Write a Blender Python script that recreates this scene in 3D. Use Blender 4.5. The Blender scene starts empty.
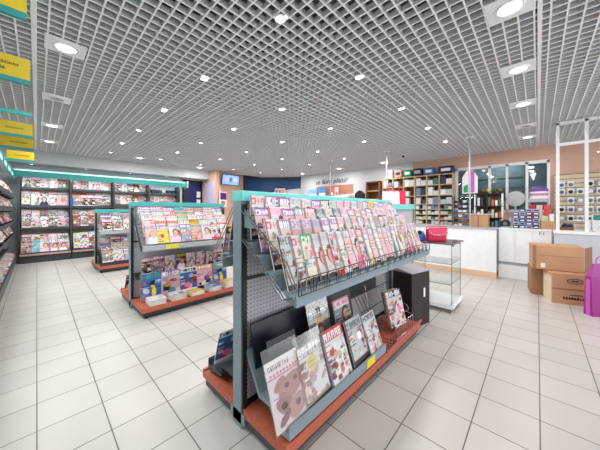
import bpy, bmesh, math, random
import numpy as np
from mathutils import Vector, Matrix
random.seed(7)
PI = math.pi
COL = bpy.context.scene.collection
R, W = (.6888, -.7250), (.7250, .6888)      # camera right / forward on the floor plan (metres, eye at the origin)
CEIL = 3.03

# ------------------------------------------------------------------ materials
def lin(c):
    return tuple((v/12.92 if v <= .04045 else ((v+.055)/1.055)**2.4) for v in c)
def rgb(r, g, b): return lin((r/255, g/255, b/255))
MATS = {}
def mat(name, c, rough=.5, metal=0, emit=None, es=1, spec=.5, noise=0, nscale=8, bump=0):
    if name in MATS: return MATS[name]
    m = bpy.data.materials.new(name); m.use_nodes = True
    nt = m.node_tree; b = nt.nodes['Principled BSDF']
    b.inputs['Base Color'].default_value = (*c, 1)
    b.inputs['Roughness'].default_value = rough
    b.inputs['Metallic'].default_value = metal
    b.inputs['Specular IOR Level'].default_value = spec
    if emit:
        b.inputs['Emission Color'].default_value = (*emit, 1); b.inputs['Emission Strength'].default_value = es
    tc = nt.nodes.new('ShaderNodeTexCoord'); n = nt.nodes.new('ShaderNodeTexNoise')
    n.inputs['Scale'].default_value = nscale; n.inputs['Detail'].default_value = 3
    nt.links.new(tc.outputs['Object'], n.inputs['Vector'])
    r = nt.nodes.new('ShaderNodeValToRGB')
    k = noise if noise else .03
    r.color_ramp.elements[0].position = .3; r.color_ramp.elements[1].position = .7
    r.color_ramp.elements[0].color = (*[v*(1-k) for v in c], 1); r.color_ramp.elements[1].color = (*[min(1, v*(1+k)) for v in c], 1)
    nt.links.new(n.outputs['Fac'], r.inputs['Fac']); nt.links.new(r.outputs['Color'], b.inputs['Base Color'])
    if bump:
        bp = nt.nodes.new('ShaderNodeBump'); bp.inputs['Strength'].default_value = bump
        nt.links.new(n.outputs['Fac'], bp.inputs['Height']); nt.links.new(bp.outputs['Normal'], b.inputs['Normal'])
    MATS[name] = m
    return m

def glass_mat(name, tint=(.985, .992, .99), fac=.0, refl=.3):
    m = bpy.data.materials.new(name); m.use_nodes = True; nt = m.node_tree
    nt.nodes.clear()
    o = nt.nodes.new('ShaderNodeOutputMaterial'); mx = nt.nodes.new('ShaderNodeMixShader')
    t = nt.nodes.new('ShaderNodeBsdfTransparent'); g = nt.nodes.new('ShaderNodeBsdfGlossy')
    t.inputs['Color'].default_value = (*tint, 1); g.inputs['Roughness'].default_value = .02
    f = nt.nodes.new('ShaderNodeFresnel'); f.inputs['IOR'].default_value = 1.35
    ma = nt.nodes.new('ShaderNodeMath'); ma.operation = 'MULTIPLY_ADD'; ma.inputs[1].default_value = refl; ma.inputs[2].default_value = fac; ma.use_clamp = True
    nt.links.new(f.outputs[0], ma.inputs[0]); nt.links.new(ma.outputs[0], mx.inputs['Fac'])
    nt.links.new(t.outputs[0], mx.inputs[1]); nt.links.new(g.outputs[0], mx.inputs[2]); nt.links.new(mx.outputs[0], o.inputs['Surface'])
    MATS[name] = m
    return m

def vcol_mat(name, rough=.3):
    m = bpy.data.materials.new(name); m.use_nodes = True; nt = m.node_tree
    b = nt.nodes['Principled BSDF']; b.inputs['Roughness'].default_value = rough
    a = nt.nodes.new('ShaderNodeVertexColor'); a.layer_name = 'print'
    nt.links.new(a.outputs['Color'], b.inputs['Base Color'])
    MATS[name] = m
    return m

def emit_mat(name, c, s):
    m = bpy.data.materials.new(name); m.use_nodes = True; nt = m.node_tree
    b = nt.nodes['Principled BSDF']; b.inputs['Base Color'].default_value = (*c, 1)
    b.inputs['Emission Color'].default_value = (*c, 1); b.inputs['Emission Strength'].default_value = s
    MATS[name] = m
    return m

def tile_mat():
    m = bpy.data.materials.new('floor_tiles'); m.use_nodes = True; nt = m.node_tree; N = nt.nodes; L = nt.links
    b = N['Principled BSDF']
    geo = N.new('ShaderNodeNewGeometry'); sep = N.new('ShaderNodeSeparateXYZ'); L.new(geo.outputs['Position'], sep.inputs[0])
    def M(op, a, v=None):
        n = N.new('ShaderNodeMath'); n.operation = op
        for i, s in enumerate((a, v)):
            if s is None: continue
            if isinstance(s, (int, float)): n.inputs[i].default_value = s
            else: L.new(s, n.inputs[i])
        return n.outputs[0]
    gr = []; cell = []
    for ax, off in (('X', 0.0), ('Y', .012)):
        u = M('DIVIDE', M('ADD', sep.outputs[ax], off), .33)
        f = M('FRACT', u); cell.append(M('FLOOR', u))
        d = M('MINIMUM', f, M('SUBTRACT', 1.0, f)); gr.append(d)
    dmin = M('MINIMUM', gr[0], gr[1])
    ramp = N.new('ShaderNodeMapRange'); ramp.inputs['From Min'].default_value = .0075; ramp.inputs['From Max'].default_value = .0125
    L.new(dmin, ramp.inputs['Value'])
    cx = N.new('ShaderNodeCombineXYZ'); L.new(cell[0], cx.inputs[0]); L.new(cell[1], cx.inputs[1])
    wn = N.new('ShaderNodeTexWhiteNoise'); wn.noise_dimensions = '2D'; L.new(cx.outputs[0], wn.inputs['Vector'])
    no = N.new('ShaderNodeTexNoise'); no.inputs['Scale'].default_value = 1.6; no.inputs['Detail'].default_value = 5; L.new(geo.outputs['Position'], no.inputs['Vector'])
    v = M('ADD', M('MULTIPLY', wn.outputs['Value'], .05), M('MULTIPLY', no.outputs['Fac'], .10))
    mixc = N.new('ShaderNodeMix'); mixc.data_type = 'RGBA'; L.new(M('MULTIPLY', v, 6.6), mixc.inputs['Factor'])
    mixc.inputs['A'].default_value = (*rgb(186, 181, 177), 1); mixc.inputs['B'].default_value = (*rgb(207, 202, 198), 1)
    mg = N.new('ShaderNodeMix'); mg.data_type = 'RGBA'; L.new(ramp.outputs[0], mg.inputs['Factor'])
    mg.inputs['A'].default_value = (*rgb(92, 86, 82), 1); L.new(mixc.outputs['Result'], mg.inputs['B'])
    L.new(mg.outputs['Result'], b.inputs['Base Color'])
    b.inputs['Roughness'].default_value = .3; b.inputs['Specular IOR Level'].default_value = .45
    return m

def perf_mat():
    m = bpy.data.materials.new('perforated_steel'); m.use_nodes = True; nt = m.node_tree; N = nt.nodes; L = nt.links
    b = N['Principled BSDF']; tc = N.new('ShaderNodeTexCoord'); sep = N.new('ShaderNodeSeparateXYZ'); L.new(tc.outputs['Object'], sep.inputs[0])
    def M(op, a, v=None):
        n = N.new('ShaderNodeMath'); n.operation = op
        for i, s in enumerate((a, v)):
            if s is None: continue
            if isinstance(s, (int, float)): n.inputs[i].default_value = s
            else: L.new(s, n.inputs[i])
        return n.outputs[0]
    r = []
    for ax in 'XZ':
        f = M('SUBTRACT', M('FRACT', M('MULTIPLY', sep.outputs[ax], 1/.028)), .5); r.append(M('MULTIPLY', f, f))
    d = M('LESS_THAN', M('ADD', r[0], r[1]), .03)
    mx = N.new('ShaderNodeMix'); mx.data_type = 'RGBA'; L.new(d, mx.inputs['Factor'])
    mx.inputs['A'].default_value = (*rgb(190, 190, 198), 1); mx.inputs['B'].default_value = (*rgb(70, 70, 78), 1)
    L.new(mx.outputs['Result'], b.inputs['Base Color']); b.inputs['Roughness'].default_value = .45
    return m

M_floor = tile_mat(); M_perf = perf_mat()
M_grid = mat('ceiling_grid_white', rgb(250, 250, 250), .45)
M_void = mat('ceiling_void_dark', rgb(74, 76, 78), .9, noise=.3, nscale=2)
M_white = mat('white_paint', rgb(246, 247, 249), .5)
M_wallw = mat('wall_white', rgb(214, 217, 221), .7)
M_wallg = mat('soffit_grey', rgb(196, 200, 203), .7)
M_peach = mat('wall_peach', rgb(222, 180, 160), .75, noise=.04, nscale=3)
M_steel = mat('grey_blue_steel', rgb(136, 152, 162), .42)
M_dsteel = mat('dark_steel', rgb(58, 62, 68), .45)
M_black = mat('black_plastic', rgb(24, 24, 27), .4)
M_teal = mat('teal_enamel', rgb(118, 216, 212), .35); M_teal2 = mat('teal_enamel_deep', rgb(74, 180, 178), .4)
M_teald = mat('teal_valance', rgb(36, 146, 142), .4)
M_red = mat('terracotta_board', rgb(192, 98, 74), .5, noise=.12, nscale=30)
M_chrome = mat('chrome_wire', rgb(178, 176, 182), .25, .9)
M_dwire = mat('dark_wire', rgb(52, 50, 54), .35, .6)
M_grey = mat('light_grey_sheet', rgb(178, 180, 186), .5)
M_counter = mat('counter_white', rgb(244, 246, 249), .3)
M_plinth = mat('plinth_peach', rgb(222, 188, 160), .5)
M_wood = mat('pale_beech', rgb(214, 192, 158), .55, noise=.08, nscale=6)
M_brown = mat('brown_wood', rgb(134, 86, 58), .6, noise=.12, nscale=6)
M_card = mat('cardboard', rgb(196, 152, 116), .85, noise=.06, nscale=5)
M_card2 = mat('cardboard_dark', rgb(160, 118, 88), .85, noise=.06, nscale=5)
M_paper = mat('page_edges', rgb(236, 232, 226), .8)
M_yel = mat('sign_yellow', rgb(214, 186, 26), .45)
M_ink = mat('sign_ink', rgb(60, 58, 40), .6)
M_blue = mat('blue_fascia', rgb(24, 74, 128), .5)
M_navy = mat('navy_poster', rgb(16, 24, 92), .3)
M_lav = mat('lavender_print', rgb(206, 200, 226), .4)
M_purple = mat('purple_paper', rgb(160, 34, 138), .35)
M_purpl = mat('purple_light', rgb(198, 92, 186), .35)
M_carton = mat('black_carton', rgb(32, 14, 17), .5)
M_label = mat('yellow_price_tag', rgb(238, 214, 60), .5)
M_cream = mat('cream_back_panel', rgb(226, 214, 186), .6)
M_slat = mat('slatwall_beige', rgb(222, 204, 176), .5)
M_glass = glass_mat('clear_glass'); M_pane = glass_mat('window_glass', (.86, .9, .92), .05, .8)
M_film = glass_mat('plastic_film', (.985, .985, .985), .03, .35)
M_cover = vcol_mat('printed_cover', .28)
M_lamp = emit_mat('lamp_glow', (1, .98, .95), 14)
M_lampd = emit_mat('lamp_glow_soft', (1, .98, .96), 5)
M_strip = emit_mat('strip_glow', (.55, .9, .88), .75)
M_screen = emit_mat('screen_glow', rgb(110, 150, 200), .5)
M_slot = mat('dark_glass_rim', rgb(84, 98, 96), .3)

# ------------------------------------------------------------------ mesh helpers
class MB:
    def __init__(s): s.bm = bmesh.new()
    def box(s, x0, y0, z0, x1, y1, z1):
        v = [s.bm.verts.new(p) for p in ((x0,y0,z0),(x1,y0,z0),(x1,y1,z0),(x0,y1,z0),(x0,y0,z1),(x1,y0,z1),(x1,y1,z1),(x0,y1,z1))]
        for f in ((3,2,1,0),(4,5,6,7),(0,1,5,4),(1,2,6,5),(2,3,7,6),(3,0,4,7)): s.bm.faces.new([v[i] for i in f])
        return s
    def rod(s, a, b, r=.003, n=6):
        a, b = Vector(a), Vector(b); d = b-a
        if d.length < 1e-6: return s
        q = d.to_track_quat('Z', 'Y').to_matrix().to_4x4(); q.translation = (a+b)/2
        bmesh.ops.create_cone(s.bm, cap_ends=True, segments=n, radius1=r, radius2=r, depth=d.length, matrix=q)
        return s
    def path(s, pts, r=.003, n=6):
        for a, b in zip(pts, pts[1:]): s.rod(a, b, r, n)
        return s
    def cyl(s, c, r, h, n=24, r2=None, ax='Z'):
        m = Matrix.Translation(c)
        if ax == 'X': m = m @ Matrix.Rotation(PI/2, 4, 'Y')
        if ax == 'Y': m = m @ Matrix.Rotation(PI/2, 4, 'X')
        bmesh.ops.create_cone(s.bm, cap_ends=True, segments=n, radius1=r, radius2=r if r2 is None else r2, depth=h, matrix=m)
        return s
    def ball(s, c, r, sc=(1,1,1), n=16):
        bmesh.ops.create_uvsphere(s.bm, u_segments=n, v_segments=n//2+2, radius=r, matrix=Matrix.Translation(c) @ Matrix.Diagonal((*sc, 1)))
        return s
    def prism(s, poly, axis, a, b):
        """poly in the plane across axis ('X': (y,z); 'Y': (x,z); 'Z': (x,y)), extruded from a to b"""
        def P(p, t): return {'X': (t, p[0], p[1]), 'Y': (p[0], t, p[1]), 'Z': (p[0], p[1], t)}[axis]
        v0 = [s.bm.verts.new(P(p, a)) for p in poly]; v1 = [s.bm.verts.new(P(p, b)) for p in poly]
        n = len(poly)
        s.bm.faces.new(v0); s.bm.faces.new(v1[::-1])
        for i in range(n): s.bm.faces.new((v0[i], v1[i], v1[(i+1) % n], v0[(i+1) % n]))
        return s
    def torus(s, c, Rr, r, ax='Z', n=24, m=8):
        vs = []
        for i in range(n):
            a = 2*PI*i/n; ring = []
            for j in range(m):
                b = 2*PI*j/m; q = (Rr+r*math.cos(b)); p = Vector((q*math.cos(a), q*math.sin(a), r*math.sin(b)))
                if ax == 'Y': p = Vector((p.x, p.z, p.y))
                if ax == 'X': p = Vector((p.z, p.x, p.y))
                ring.append(s.bm.verts.new(p+Vector(c)))
            vs.append(ring)
        for i in range(n):
            for j in range(m):
                s.bm.faces.new((vs[i][j], vs[(i+1)%n][j], vs[(i+1)%n][(j+1)%m], vs[i][(j+1)%m]))
        return s
    def bevel(s, w, seg=2):
        bmesh.ops.bevel(s.bm, geom=s.bm.edges[:], offset=w, segments=seg, affect='EDGES', profile=.5)
        return s
    def build(s, name, m, parent=None, loc=None, rz=0, kind=None, smooth=False):
        bmesh.ops.recalc_face_normals(s.bm, faces=s.bm.faces[:])
        me = bpy.data.meshes.new(name); s.bm.to_mesh(me); s.bm.free()
        me.materials.append(m)
        if smooth:
            for p in me.polygons: p.use_smooth = True
        o = bpy.data.objects.new(name, me); COL.objects.link(o)
        if parent: o.parent = parent
        if loc: o.location = loc
        o.rotation_euler.z = rz
        if kind: o['kind'] = kind
        return o

def tag(o, label, cat, group=None, kind=None):
    o['label'] = label; o['category'] = cat
    if group: o['group'] = group
    if kind: o['kind'] = kind
    return o
def thing(name, label, cat, loc=(0, 0, 0), rz=0, group=None):
    o = bpy.data.objects.new(name, None); COL.objects.link(o); o.location = loc; o.rotation_euler.z = rz
    o.empty_display_size = .1
    return tag(o, label, cat, group)
def copy_tree(o, parent=None):
    c = o.copy(); COL.objects.link(c); c.parent = parent
    for ch in list(o.children):
        copy_tree(ch, c)
    return c
def text_mesh(s, name, size, m, parent=None, mtx=None, ext=.002, shear=0, space=1.0):
    cu = bpy.data.curves.new(name, 'FONT'); cu.body = s; cu.size = size; cu.extrude = ext; cu.shear = shear; cu.space_character = space
    cu.align_x = 'CENTER'; cu.align_y = 'CENTER'
    t = bpy.data.objects.new(name, cu); COL.objects.link(t)
    me = bpy.data.meshes.new_from_object(t); bpy.data.objects.remove(t)
    me.materials.clear(); me.materials.append(m)
    o = bpy.data.objects.new(name, me); COL.objects.link(o)
    if parent: o.parent = parent
    if mtx is not None: o.matrix_local = mtx
    return o
ORD = 'first second third fourth fifth sixth seventh eighth ninth tenth eleventh twelfth thirteenth fourteenth fifteenth sixteenth seventeenth eighteenth nineteenth twentieth twenty-first twenty-second twenty-third twenty-fourth twenty-fifth twenty-sixth'.split()

# ------------------------------------------------------------------ printed covers, painted per vertex
PAL = dict(white=(240,240,242), pale=(214,226,232), pink=(232,120,168), rose=(240,190,205), red=(200,40,48), black=(30,28,32), blue=(60,110,190), sky=(150,200,232),
           green=(70,165,110), yellow=(240,215,60), orange=(232,140,70), violet=(150,100,170), cream=(240,228,205), teal=(60,160,165), brown=(120,80,60), grey=(150,150,158), navy=(30,40,90))
STY = {
 'women': (['white','white','white','rose','white','white','white','white','pale'], ['pink','violet','black','violet','pink','grey','red','grey'], 'portrait'),
 'lace':  (['rose','white','white'], ['pink','red','black'], 'collage'),
 'kids':  (['white','yellow','sky','rose','cream','white'], ['pink','green','red','violet','orange','blue'], 'collage'),
 'puzzle':(['white','cream','white','yellow'], ['green','teal','pink','red','violet'], 'blocks'),
 'news':  (['white','black','red','grey','cream','white','brown'], ['red','black','white','navy','orange'], 'portrait'),
 'comic': (['blue','violet','yellow','white','green','red'], ['yellow','red','white','green'], 'collage'),
 'dark':  (['black','red','brown','navy','black'], ['white','red','yellow','orange'], 'portrait'),
}
STY['craft'] = (['rose','white','white','white','pale'], ['pink','red','black','violet','grey'], 'busy'); STY['far'] = (['white','cream','rose','grey','grey','black','brown'], ['red','black','navy','pink','orange'], 'far'); STY['bright'] = (['white','white','rose','sky','cream','white','yellow'], ['pink','green','red','violet','orange','teal'], 'bright'); STY['craftw'] = (['white'], ['grey','black'], 'busy')
SKIN = [(226,176,150),(206,150,122),(238,196,176)]
def paint(style, rnd, nx, nz):
    bgs, accs, pic = STY[style]
    bg = rnd.choice(bgs); acc = rnd.choice([a for a in accs if a != bg]); acc2 = rnd.choice([a for a in PAL if a not in (bg, acc)])
    A = np.empty((nz, nx, 3)); A[:] = np.array(PAL[bg])*rnd.uniform(.82, .97)
    U = (np.arange(nx)+.5)/nx; V = (np.arange(nz)+.5)/nz; uu, vv = np.meshgrid(U, V)
    def rect(u0, v0, u1, v1, c): A[(uu >= u0) & (uu < u1) & (vv >= v0) & (vv < v1)] = c
    def ell(u, v, a, b, c, rot=0):
        x = (uu-u)*.72; y = vv-v; ca, sa = math.cos(rot), math.sin(rot)
        X = (x*ca+y*sa)/(a*.72); Y = (-x*sa+y*ca)/b
        A[X*X+Y*Y < 1] = c
    rc = lambda: np.array(PAL[rnd.choice(list(PAL))])*rnd.uniform(.75, 1.05)
    mono = lambda: np.array(PAL[rnd.choice([bg, acc, acc2, 'white', 'grey', 'black', 'rose'])])*rnd.uniform(.8, 1.05)
    if pic == 'portrait':
        rect(.0, .0, 1, .78, np.array(PAL[rnd.choice([bg, bg, acc2, 'grey', 'rose'])])*rnd.uniform(.85, 1))
        for _ in range(rnd.randint(1, 2)):
            cu, cv = rnd.uniform(.3, .75), rnd.uniform(.42, .58); sk = np.array(rnd.choice(SKIN))
            ell(cu, cv-.45, .34, .36, mono(), rnd.uniform(-.2, .2))
            ell(cu, cv+.03, .22, .2, np.array(rnd.choice([(50,34,28),(120,80,48),(205,170,110),(30,26,28)])))
            rect(cu-.06, cv-.22, cu+.06, cv-.08, sk*.92)
            ell(cu, cv, .145, .145, sk)
            ell(cu-.055, cv+.02, .025, .012, (70,50,50)); ell(cu+.055, cv+.02, .025, .012, (70,50,50)); ell(cu, cv-.07, .045, .014, (190,60,70))
    elif pic in ('busy', 'far', 'bright'):
        tones = [(40,40,48),(30,30,34),(190,50,56),(226,180,160),(120,90,80),(90,110,150),(240,240,240),(236,232,226),(210,200,196),(70,66,74),(170,150,140),(220,150,80)] if pic == 'far' else [(236,110,160),(250,240,240),(120,200,160),(240,210,110),(150,120,190),(244,150,150),(110,180,220),(250,250,250),(240,190,200),(220,80,90),(244,180,120),(90,160,120)] if pic == 'bright' else [(214,150,160),(196,120,134),(150,96,96),(120,84,76),(232,206,204),(220,176,160),(96,70,74),(176,190,170),(240,236,232),(205,190,196),(140,150,140),(190,60,90),(210,120,70)]
        for _ in range(46):
            u, v = rnd.uniform(-.05, .95), rnd.uniform(.0, .72); w, h = rnd.uniform(.06, .2), rnd.uniform(.03, .11)
            c = np.array(rnd.choice(tones))*rnd.uniform(.8, 1.05)
            if rnd.random() < .5: ell(u, v, w*.7, h*.7, c, rnd.uniform(-1.5, 1.5))
            else: rect(u, v, u+w, v+h, c)
    elif pic == 'collage':
        for _ in range(rnd.randint(7, 12)):
            u, v = rnd.uniform(0, .8), rnd.uniform(.0, .62); w, h = rnd.uniform(.15, .4), rnd.uniform(.08, .25)
            rect(u, v, u+w, v+h, rc() if rnd.random() < .5 else mono())
        for _ in range(5): ell(rnd.uniform(.1, .9), rnd.uniform(.1, .65), rnd.uniform(.06, .2), rnd.uniform(.05, .15), rc(), rnd.uniform(-1, 1))
    else:
        for i in range(5):
            for j in range(6):
                if rnd.random() < .5: rect(.1+i*.16, .08+j*.1, .1+i*.16+.13, .08+j*.1+.07, mono() if rnd.random() < .7 else rc())
    # masthead band and letter-like strokes
    m0, m1 = rnd.uniform(.78, .82), rnd.uniform(.93, .97)
    if rnd.random() < .45: rect(0, m0-.01, 1, 1, np.array(PAL[acc])); lc = np.array(PAL['white'] if acc not in ('yellow', 'white') else PAL['black'])
    else: lc = np.array(PAL[acc])
    if style in ('women', 'craft'): lc = lc*.72+np.array(PAL['white'])*.28 if bg not in ('black',) else lc
    n = rnd.randint(5, 9); u0 = .06; wl = .88/n
    for k in range(n):
        a = u0+k*wl; b = a+wl*.78; t = wl*.26; q = rnd.random()
        rect(a, m0, a+t, m1, lc)
        if q < .7: rect(a, m1-.04, b, m1, lc)
        if q > .3: rect(a, (m0+m1)/2-.015, b, (m0+m1)/2+.02, lc)
        if .2 < q < .8: rect(b-t, m0, b, m1, lc)
        if q < .5: rect(a, m0, b, m0+.03, lc)
    # cover lines
    for side in (0, 1):
        v = rnd.uniform(.6, .72)
        for k in range(rnd.randint(3, 7)):
            w = rnd.uniform(.14, .32); c = np.array(PAL[rnd.choice([acc, 'black', 'white', acc2])])
            uu0 = .06 if side == 0 else .94-w
            u = uu0
            while u < uu0+w:
                rect(u, v, u+.045, v+.022, c); u += .065
            v -= rnd.choice([.04, .04, .09])
            if v < .06: break
    if rnd.random() < .35: ell(rnd.uniform(.2, .8), rnd.uniform(.25, .6), .13, .09, np.array(PAL[rnd.choice(['yellow', 'pink', 'red', 'white'])]))
    if rnd.random() < .6: rect(0, 0, .07, 1, np.array(PAL[rnd.choice(['black', 'grey', 'violet', 'red', acc, acc2])])*.8)
    if rnd.random() < .5: rect(0, 0, 1, rnd.uniform(.06, .13), np.array(PAL[rnd.choice([acc, acc2, 'white', 'black'])]))
    return np.clip(A/255, 0, 1), bg, acc

def to_lin(A): return np.where(A <= .04045, A/12.92, ((A+.055)/1.055)**2.4)

def cover_mesh(style, seed, w=.21, h=.285, t=.006, nx=34, nz=48, split=False):
    """a magazine standing on its lower edge, cover towards -Y; pages behind the cover"""
    rnd = random.Random(seed); A, bg, acc = paint(style, rnd, nx+1, nz+1); A = to_lin(A)
    me = bpy.data.meshes.new('magazine')
    bow = rnd.uniform(.001, .004)
    vs = []; fs = []; cols = []
    for k in range(nz+1):
        for i in range(nx+1):
            u, v = i/nx, k/nz
            vs.append((-w/2+u*w, -t-bow*math.sin(u*PI)*1.0, v*h)); cols.append((*A[k, i], 1))
    for k in range(nz):
        for i in range(nx):
            a = k*(nx+1)+i; fs.append((a, a+1, a+nx+2, a+nx+1))
    nf = len(fs)
    if not split:
        b0 = len(vs)
        loop = [i for i in range(nx+1)] + [k*(nx+1)+nx for k in range(1, nz+1)] + [nz*(nx+1)+i for i in range(nx-1, -1, -1)] + [k*(nx+1) for k in range(nz-1, 0, -1)]
        for q in loop: vs.append((vs[q][0], 0, vs[q][2])); cols.append((.8, .78, .75, 1))
        n = len(loop)
        for j in range(n): fs.append((loop[j], b0+j, b0+(j+1) % n, loop[(j+1) % n]))
        fs.append(tuple(b0+j for j in range(n-1, -1, -1)))
    me.from_pydata(vs, [], fs); me.update()
    ca = me.color_attributes.new('print', 'FLOAT_COLOR', 'POINT')
    ca.data.foreach_set('color', np.array(cols, dtype=np.float32).ravel())
    me.materials.append(M_cover); me.materials.append(M_paper)
    for i, p in enumerate(me.polygons):
        if i >= nf: p.material_index = 1
    bm = bmesh.new(); bm.from_mesh(me); bmesh.ops.recalc_face_normals(bm, faces=bm.faces[:]) if not split else None; bm.to_mesh(me); bm.free()
    return me, bg, acc
def pages_mesh(w=.21, h=.285, t=.008):
    b = MB(); b.box(-w/2+.002, -t+.001, .002, w/2-.002, 0, h-.002); bmesh.ops.recalc_face_normals(b.bm, faces=b.bm.faces[:])
    me = bpy.data.meshes.new('pages'); b.bm.to_mesh(me); b.bm.free(); me.materials.append(M_paper); return me
LIB = {}
for st, n in (('women', 16), ('kids', 12), ('puzzle', 8), ('news', 14), ('comic', 6), ('dark', 6), ('craft', 12), ('far', 14), ('bright', 14)):
    LIB[st] = [cover_mesh(st, hash_ * 13 + 5) for hash_ in range(n)]
PAGES = pages_mesh()
NMAG = [0]
USED = {}
def orient(o, loc, rz, lean, yaw=0, roll=0):
    o.matrix_basis = Matrix.Translation(loc) @ Matrix.Rotation(rz, 4, 'Z') @ Matrix.Rotation(-lean, 4, 'X') @ Matrix.Rotation(yaw, 4, 'Z') @ Matrix.Rotation(roll, 4, 'Y')
def magazine(style, loc, rz=0, lean=.3, yaw=0, where='', group='', me=None, scale=1.0, desc=None, roll=0, name='magazine'):
    if me is None: me = random.choice(LIB[style])
    mesh, bg, acc = me; bg = 'pale blue' if bg == 'pale' else bg
    o = bpy.data.objects.new(name, mesh); COL.objects.link(o)
    orient(o, loc, rz, lean, yaw, roll)
    if scale != 1: o.scale = (scale,)*3
    lab = (desc or f'{bg} and {acc} magazine') + ', ' + where
    if lab in USED: raise RuntimeError('dup '+lab)
    USED[lab] = 1
    tag(o, lab, 'magazine', group); NMAG[0] += 1
    return o

# ------------------------------------------------------------------ setting
MB().box(-3, -6, -.1, 12, 14, 0).build('floor', M_floor, kind='structure')
M_blade = mat('ceiling_blade_shade', rgb(224, 225, 228), .5)  # blade sides greyer than the bottom caps: weaker light put into the colour
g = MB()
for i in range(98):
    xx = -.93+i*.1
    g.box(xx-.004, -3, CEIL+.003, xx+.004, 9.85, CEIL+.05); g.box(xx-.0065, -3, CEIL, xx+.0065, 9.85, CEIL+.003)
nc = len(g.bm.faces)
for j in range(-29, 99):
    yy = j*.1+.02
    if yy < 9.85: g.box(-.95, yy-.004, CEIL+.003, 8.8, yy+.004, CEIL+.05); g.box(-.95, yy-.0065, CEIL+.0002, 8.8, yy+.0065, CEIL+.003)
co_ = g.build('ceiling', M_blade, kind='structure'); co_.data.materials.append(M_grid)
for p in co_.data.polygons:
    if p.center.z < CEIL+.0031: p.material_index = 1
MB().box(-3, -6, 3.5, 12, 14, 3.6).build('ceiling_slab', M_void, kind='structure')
g = MB()
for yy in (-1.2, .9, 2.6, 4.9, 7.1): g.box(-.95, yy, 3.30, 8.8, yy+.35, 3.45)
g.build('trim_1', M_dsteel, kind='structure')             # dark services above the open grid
# border rails of the grid along the light panels
g = MB(); g.box(-.03, -3, CEIL-.003, .0, 9.85, CEIL+.045);
g.box(.38, -.03, CEIL-.003, 8.8, .0, CEIL+.045); g.build('trim_2', M_grid, kind='structure')
MB().box(-1.05, -3, 0, -.95, 11.0, 3.5).build('wall_left', M_wallg, kind='structure')
MB().box(-1.05, 10.45, 0, 4.1, 10.55, 3.5).build('wall_back', M_wallw, kind='structure')
MB().box(-.95, 9.85, 2.68, 4.9, 9.93, 3.5).build('wall_soffit', M_wallg, kind='structure')
MB().box(-.95, 9.93, 2.68, 4.9, 10.45, 2.72).build('trim_3', M_wallg, kind='structure')
MB().box(4.05, 10.45, 2.66, 4.95, 10.55, 3.5).build('trim_4', M_wallw, kind='structure')
# pillar and the oblique wall that carries the screen
MB().prism([(4.9, 9.3), (7.0, 10.5), (7.0, 10.8), (4.9, 10.8)], 'Z', 0, 3.5).build('wall_pillar', M_peach, kind='structure')
# blue entrance fascia on the oblique side of the room
A0, A1 = Vector((7.0, 10.62)), Vector((9.3, 8.0)); dv = (A1-A0).normalized(); nv = Vector((dv.y, -dv.x))
if nv.dot(Vector(W)) > 0: nv = -nv
def oblique(a, b, z0, z1, t0, t1, m, name, kind='structure', parent=None):
    L = (A1-A0).length
    p = [A0+dv*L*a+nv*t0, A0+dv*L*b+nv*t0, A0+dv*L*b+nv*t1, A0+dv*L*a+nv*t1]
    return MB().prism([(q.x, q.y) for q in p], 'Z', z0, z1).build(name, m, kind=kind, parent=parent)
oblique(0, 1, 0, 3.5, -.2, 0, M_blue, 'wall_entrance')
oblique(0, .06, 0, 3.0, 0, .05, M_dsteel, 'trim_5'); oblique(.94, 1, 0, 3.0, 0, .05, M_dsteel, 'trim_6'); oblique(.0, 1, 2.93, 3.03, 0, .06, M_dsteel, 'trim_7')
L_ = (A1-A0).length
g = MB(); pts = [(.35, 2.2), (.5, 2.34), (.65, 2.42), (.8, 2.47), (.94, 2.5), (.94, 1.4), (.35, 1.4)]
v0 = []; v1 = []
for a, z in pts:
    p = A0+dv*L_*a+nv*.01; q = A0+dv*L_*a+nv*.03
    v0.append(g.bm.verts.new((p.x, p.y, z))); v1.append(g.bm.verts.new((q.x, q.y, z)))
g.bm.faces.new(v0); g.bm.faces.new(v1[::-1])
for i in range(len(pts)): g.bm.faces.new((v0[i], v1[i], v1[(i+1) % len(pts)], v0[(i+1) % len(pts)]))
g.build('trim_8', M_wallw, kind='structure')
# right wall with its interior window
XW = 8.8
g = MB(); g.box(XW, -3, 0, XW+.12, 3.07, 1.37); g.box(XW, -3, 2.66, XW+.12, 3.07, 3.5); g.box(XW, -3, 1.37, XW+.12, -.2, 2.66); g.box(XW, 1.79, 1.37, XW+.12, 3.07, 2.66)
g.build('wall_right', M_peach, kind='structure')
MB().box(XW, 3.07, 0, XW+.12, 8.3, 3.5).build('wall_right_far', M_wallw, kind='structure')
MB().box(XW-.02, 5.4, 2.1, XW, 7.3, 2.47).build('trim_9', mat('clay_band', rgb(190, 130, 104), .7), kind='structure')
wn = thing('window_1', 'white-framed four-pane interior window in the peach wall', 'window'); wn['kind'] = 'structure'
g = MB(); y0, y1, z0, z1 = -.2, 1.79, 1.37, 2.66
g.box(XW-.03, y0-.02, z1-.06, XW+.1, y1+.02, z1+.02); g.box(XW-.03, y0-.02, z0-.02, XW+.1, y1+.02, z0+.05)
for yy in (y0, .2, .6, .98, 1.79): g.box(XW-.03, yy-.028, z0, XW+.1, yy+.028, z1)
g.build('window_frame', M_white, wn)
ys = [-.2, .2, .6, .98, 1.79]
for a, b in zip(ys, ys[1:]): MB().box(XW+.03, a+.028, z0+.05, XW+.036, b-.028, z1-.06).build('pane', M_pane, wn)
m_d1 = mat('stockroom_dark', rgb(74, 96, 106), .8, noise=.4, nscale=6)
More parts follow.
